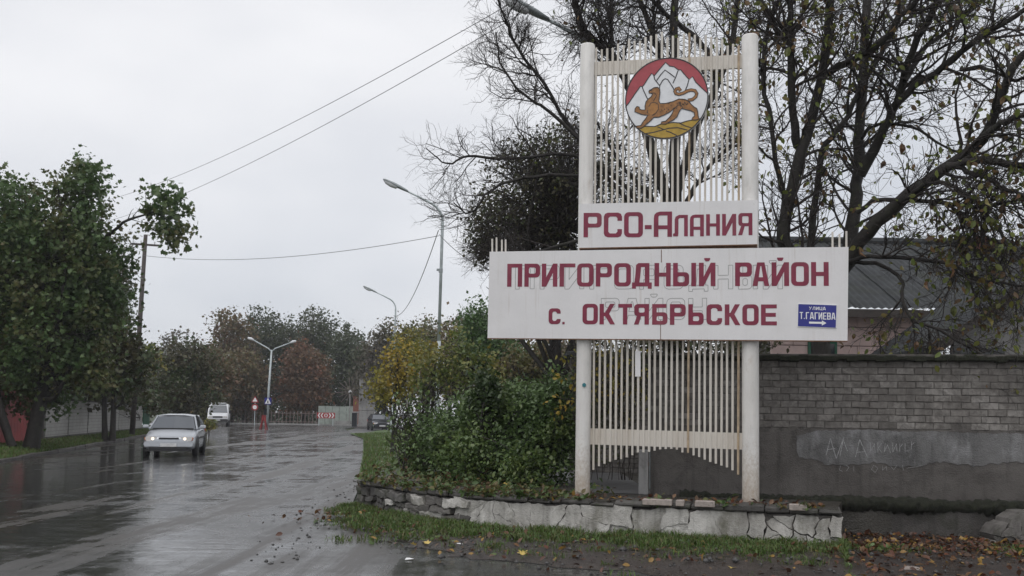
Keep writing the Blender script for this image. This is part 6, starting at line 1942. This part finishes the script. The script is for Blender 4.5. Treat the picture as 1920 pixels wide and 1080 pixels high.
blob_tree('verge_tree', 'reddish brown tree crown over the distant verge', at(358, 800, 84) * np.array([1, 1, 0]), 0.15, [pxblob(395, 685, 84, 34, 40), pxblob(418, 705, 84, 26, 36), pxblob(370, 720, 84, 20, 40)], 190, 15, 0.42, 0.27, 'leaf_brown', nlimb=22)
blob_tree('garden_tree', 'dark green tree filling the left edge behind the red gate', (fence_x(42) - 4.5, 42, 0), 0.2, [pxblob(30, 700, 44, 90, 70, 2), pxblob(140, 710, 48, 90, 60, 2), pxblob(240, 735, 58, 60, 40, 2), pxblob(280, 720, 66, 50, 60, 2), pxblob(-20, 560, 42, 90, 160, 2.5), pxblob(60, 620, 44, 80, 110, 2.5), pxblob(150, 640, 46, 90, 90, 2.5), pxblob(235, 700, 52, 50, 50, 2)], 1100, 18, 0.4, 0.25, 'leaf_dark', nlimb=30)
blob_tree('garden_shrub', 'dark shrubs crowding over the white fence wall', (fence_x(58) - 2.5, 58, 0), 0.1, [pxblob(130, 742, 50, 50, 26, 1.2), pxblob(200, 742, 56, 50, 26, 1.2), pxblob(270, 745, 64, 40, 28, 1.2), pxblob(310, 755, 74, 30, 28, 1.2), pxblob(250, 765, 75, 50, 25, 1.0)], 330, 16, 0.3, 0.22, 'leaf_dark', cat='shrub', nlimb=20)
blob_tree('garden_tree', 'yellowish small tree above the far end of the fence wall', gbase(225, 62), 0.1, [pxblob(220, 665, 62, 38, 40), pxblob(275, 680, 62, 24, 34)], 120, 14, 0.35, 0.24, 'leaf_yellowgreen', nlimb=18)
# dark leaning trunk at the left edge
lt = thing('leaning_trunk', 'dark bare trunk leaning at the left picture edge before the red gate', 'tree', at(22, 838, 33) * np.array([1, 1, 0]) + np.array([0, 0, 0.15]))
l = limb([(24, 838), (8, 790), (-8, 740), (-30, 650), (-50, 560)], 33, 33, 0.16, 0.08, 12)
a, ra = spawn(l[None, :, :3], l[None, :, 3], 10, (0.5, 1), (0.8, 1.8), (0.4, 1.0), 7, 0.12, 0.06, 0.5, 0.01, 0.04)
V, Fs = join([tubes_np(l[None, :, :3], l[None, :, 3], 8), tubes_np(a, ra, 4)])
wchild('trunk', np_mesh('trunk', V, Fs), 'bark_dark', lt, True)
# small roadside shrub by the van
blob_tree('roadside_shrub', 'small rounded green shrub on the verge between car and van', at(392, 803, 60) * np.array([1, 1, 0]), 0.03, [pxblob(392, 797, 60, 12, 8, 0.35)], 40, 12, 0.1, 0.13, 'leaf_yellowgreen', cat='shrub', nlimb=8, part='foliage')

# ================================================================== GRASS, LITTER, STONES
def blades(pos, h, w, bend=0.5):
    N = len(pos)
    a = rng.uniform(0, 2 * np.pi, N)
    dx = np.stack([np.cos(a), np.sin(a), np.zeros(N)], 1)
    b = rng.uniform(0, 2 * np.pi, N)
    ln = np.stack([np.cos(b), np.sin(b), np.zeros(N)], 1) * rng.uniform(0.1, 1.0, N)[:, None] * bend
    hh = (np.asarray(h) * rng.uniform(0.5, 1.3, N))[:, None]
    ww = (w * rng.uniform(0.6, 1.3, N))[:, None]
    upv = np.array([0, 0, 1.0])
    v0 = pos - dx * ww / 2
    v1 = pos + dx * ww / 2
    m = pos + upv * hh * 0.6 + ln * hh * 0.35
    v2, v3 = m + dx * ww * 0.4, m - dx * ww * 0.4
    v4 = pos + upv * hh * (1 - 0.3 * bend) + ln * hh
    V = np.stack([v0, v1, v2, v3, v4], 1).reshape(-1, 3)
    o = (np.arange(N) * 5)[:, None]
    return V, o + np.array([[0, 1, 2, 3]]), o + np.array([[3, 2, 4]])
def grass(name, label, pos, h, w, bend=0.5):
    V, q, t = blades(pos, h, w, bend)
    return tag(link(name, np_mesh(name, V, [q, t]), 'grass_blade'), label, 'grass', kind='stuff')
# tufts at the foot of the low wall, in clumps of different height
gp_, gh_ = [], []
for k in range(1250):
    s_ = random.uniform(-0.1, WT + 0.25)
    dist = 0.03 + abs(random.gauss(0, 0.42 + 0.05 * s_))
    s_ = max(s_, 0.12)
    if s_ < 1.6:
        dist *= 0.35 + 0.4 * s_
    if math.sin(s_ * 4.7) + math.sin(s_ * 2.1 + 2) < -0.7 and random.random() < 0.8:
        continue
    hgt, spr = random.uniform(0.45, 1.5), random.uniform(0.04, 0.13)
    for q_ in range(random.randint(14, 70)):
        q = wpt(min(max(s_ + random.gauss(0, spr), 0.001), WT - 0.001), max(0.01, dist + random.gauss(0, spr * .7)))
        gp_.append((q[0], q[1], 0.085 - dist * 0.05))
        gh_.append(hgt)
for k in range(4200):
    a, r_ = random.uniform(0, 6.28), abs(random.gauss(0, 0.26))
    cx, cy = random.choice(((4.05, 11.85), (3.85, 11.9), (6.3, 12.0), (6.7, 11.9), (4.3, 11.7), (6.0, 11.7)))
    gp_.append((cx + math.cos(a) * r_ * 1.3, cy + math.sin(a) * r_ * 0.7, 0.06))
    gh_.append(0.8)
grass('grass_tufts', 'green grass growing along the foot of the low wall', np.array(gp_), 0.10 * np.array(gh_), 0.010, 0.9)
wd_ = np.array([gp_[i] for i in rng.choice(len(gp_), 2600)]) + rng.normal(size=(2600, 3)) * np.array([0.05, 0.05, 0.0]) + np.array([0, 0, 0.03])
V, Fa = leaves(wd_, 0.055, LEAF4, var=0.6, up=0.8)
tag(link('wall_foot_weeds', np_mesh('wall_foot_weeds', V, [Fa]), 'leaf_hedge'), 'small leafy weeds among the grass at the wall foot', 'weeds', kind='stuff')
gp_ = []
while len(gp_) < 26000:
    y = 20 + 60 * random.random() ** 1.6
    f = random.random()
    if f < 0.12: f *= 0.6
    x = kerb_x(y) - 0.12 + (fence_x(y) - kerb_x(y) + 0.1) * f
    gp_.append((x, y, 0.075 + 0.165 * f + 0.05 * math.sin(math.pi * f) - 0.01))
grass('verge_grass', 'bright green grass on the left roadside verge', np.array(gp_), 0.13, 0.035, 0.6)
gp_ = []
while len(gp_) < 9000:
    y = random.uniform(22, 66)
    x0 = np.interp(y, [22, 31, 38, 57, 70], [-3.3, -4.55, -5.55, -8.35, -11.2])
    f = random.random() ** 1.4
    gp_.append((x0 + f * 3.2, y, 0.04 + 0.2 * f))
grass('bank_grass', 'grass on the bank right of the road before the parked cars', np.array(gp_), 0.15, 0.03, 0.6)

# leaf litter
lp = []
while len(lp) < 2300:
    i = rng.integers(len(SH))
    p = SH[i] + rng.normal(size=3) * np.array([0.16, 0.12, 0])
    wgt = 0.25 if p[0] < 3.6 else 1.0
    if random.random() < wgt:
        lp.append((p[0], p[1], max(0.012, p[2]) + 0.012 + random.random() * 0.012))
for k in range(4200):      # drift in the gap at the right
    lp.append((random.uniform(4.0, 7.6), random.gauss(12.2, 0.45), 0.045 + random.random() * 0.05))
for k in range(900):       # thin scatter over the whole shoulder
    s_ = random.uniform(0.0, WT)
    q = wpt(s_, 0.1 + abs(random.gauss(0, 0.55)))
    lp.append((q[0], q[1], 0.075 - 0.05 * min(1, 0.6 * abs(q[1] - wpt(s_)[1])) + random.random() * 0.03))
for k in range(520):
    s_ = random.uniform(0.2, WT - 0.2)
    q = wpt(s_, -random.uniform(0.0, 0.5))
    lp.append((q[0], q[1], 0.525 + random.random() * 0.02))
lp = np.array(lp)
V, Fa = leaves(lp, 0.066, LEAF4, var=0.55, up=0.9)
tag(link('fallen_leaves', np_mesh('fallen_leaves', V, [Fa]), 'fallen'), 'brown fallen leaves lying along the wall foot and in the gap', 'leaves', kind='stuff')
# pebbles and grit on the shoulder and road edge
pb_ = []
for k in range(2600):
    i = rng.integers(len(SH))
    p = SH[i]
    pb_.append((p[0] + random.gauss(0, 0.2), p[1] + random.gauss(-0.15, 0.25), max(0.005, p[2]) + 0.004))
for k in range(260):
    y = random.uniform(10.5, 24)
    x = -2.6 - (y - 12) * 0.07 + random.gauss(0, 0.22)
    pb_.append((x, y, 0.004))
pb_ = np.array(pb_)
oc = np.array([[1, 0, 0], [0, 1, 0], [-1, 0, 0], [0, -1, 0], [0, 0, 0.8], [0, 0, -0.5]])
of = np.array([(0, 1, 4), (1, 2, 4), (2, 3, 4), (3, 0, 4), (1, 0, 5), (2, 1, 5), (3, 2, 5), (0, 3, 5)])
sz = rng.gamma(2.0, 0.006, len(pb_))[:, None, None]
V = (pb_[:, None, :] + oc[None] * sz * rng.uniform(0.6, 1.3, (len(pb_), 6, 1))).reshape(-1, 3)
Fa = ((np.arange(len(pb_)) * 6)[:, None, None] + of[None]).reshape(-1, 3)
tag(link('pebbles', np_mesh('pebbles', V, [Fa]), 'stone_dark'), 'small stones and grit along the road edge', 'pebbles', kind='stuff')
# single things one can point at
def boulder(name, label, p, r, mat):
    n1, n2 = 7, 10
    vs, fs = [], []
    for i in range(n1 + 1):
        for j in range(n2):
            a, b = math.pi * i / n1, 2 * math.pi * j / n2
            k = random.uniform(0.85, 1.12)
            vs.append((r[0] * k * math.sin(a) * math.cos(b), r[1] * k * math.sin(a) * math.sin(b), r[2] * k * math.cos(a)))
    for i in range(n1):
        for j in range(n2):
            fs.append((i * n2 + j, i * n2 + n2 + j, i * n2 + n2 + (j + 1) % n2, i * n2 + (j + 1) % n2))
    return tag(MB().add(vs, fs).build(name, mat, None, p, True), label, 'stone')
g = gnd(1545, 1034)
boulder('boulder', 'rounded dark wet stone in the grass at the wall end', (g[0], g[1], 0.09), (0.17, 0.12, 0.11), 'stone_dark')
g = gnd(1710, 1076)
boulder('boulder', 'pale flat stone among brown leaves at the bottom edge', (g[0], g[1], 0.03), (0.12, 0.08, 0.05), 'light_brick')
yl = [(980, 1036, 'large yellow leaf lying on the grass left of the post'), (774, 1020, 'narrow yellow leaf on the dirt before the rubble end'), (800, 1017, 'pale yellow leaf beside a narrow one on the dirt'), (1205, 1032, 'yellowish leaf in the grass below the grille'), (1500, 1050, 'yellow leaf in the grass right of the post'), (945, 907, 'bright yellow leaf on top of the low wall by the hedge'), (1372, 1064, 'light leaf on the dirt below the right post'), (1830, 1045, 'orange leaf near the right edge wall stub')]
lme = []
for k in range(3):
    me = bpy.data.meshes.new('yellow_leaf')
    cv = LOBED[0] * np.array([1, 1, 1.6])
    me.from_pydata([tuple(p) for p in cv - np.array([0, .45, 0])], [], LOBED[1])
    me.update()
    me.materials.append(M['fallen_yellow'])
    lme.append(me)
for i, (px, py, lab) in enumerate(yl):
    z_ = 0.05 if py > 950 else 0.56
    g = gnd(px, py, z_)
    o = link('yellow_leaf', lme[i % 3], None, None, (g[0], g[1], z_))
    s_ = 0.13 if py < 950 or i == 0 else 0.10
    o.scale = (s_, s_, s_)
    o.rotation_euler = (random.uniform(0.1, 0.5), random.uniform(-.3, .3), random.uniform(0, 6.28))
    tag(o, lab, 'leaf')
for px, py, lab in ((768, 1050, 'scrap of white paper on the wet road edge'), (862, 1026, 'small white scrap on the dirt shoulder'), (1763, 1063, 'crumpled white wrapper among the brown leaves')):
    g = gnd(px, py)
    o = MB().add([(-0.05, -0.03, 0.0), (0.04, -0.035, 0.012), (0.05, 0.03, 0.004), (-0.04, 0.035, 0.015), (0, 0, 0.02)], [(0, 1, 4), (1, 2, 4), (2, 3, 4), (3, 0, 4)]).build('paper_scrap', 'litter', None, (g[0], g[1], 0.03 if px > 800 else 0.005))
    tag(o, lab, 'litter')

# ================================================================== HAZE: damp air round the whole place
hm = bpy.data.materials.new('damp_air')
hm.use_nodes = True
hn = hm.node_tree
hn.nodes.remove(hn.nodes['Principled BSDF'])
pv = hn.nodes.new('ShaderNodeVolumePrincipled')
pv.inputs['Color'].default_value = (0.93, 0.95, 1.0, 1)
pv.inputs['Density'].default_value = 0.00055
hn.links.new(pv.outputs[0], hn.nodes['Material Output'].inputs['Volume'])
hz_o = MB().box((0, 230, 14.0), (880, 620, 30.5)).build('haze', hm)
tag(hz_o, 'thin rainy haze over the whole road', 'haze', kind='stuff')
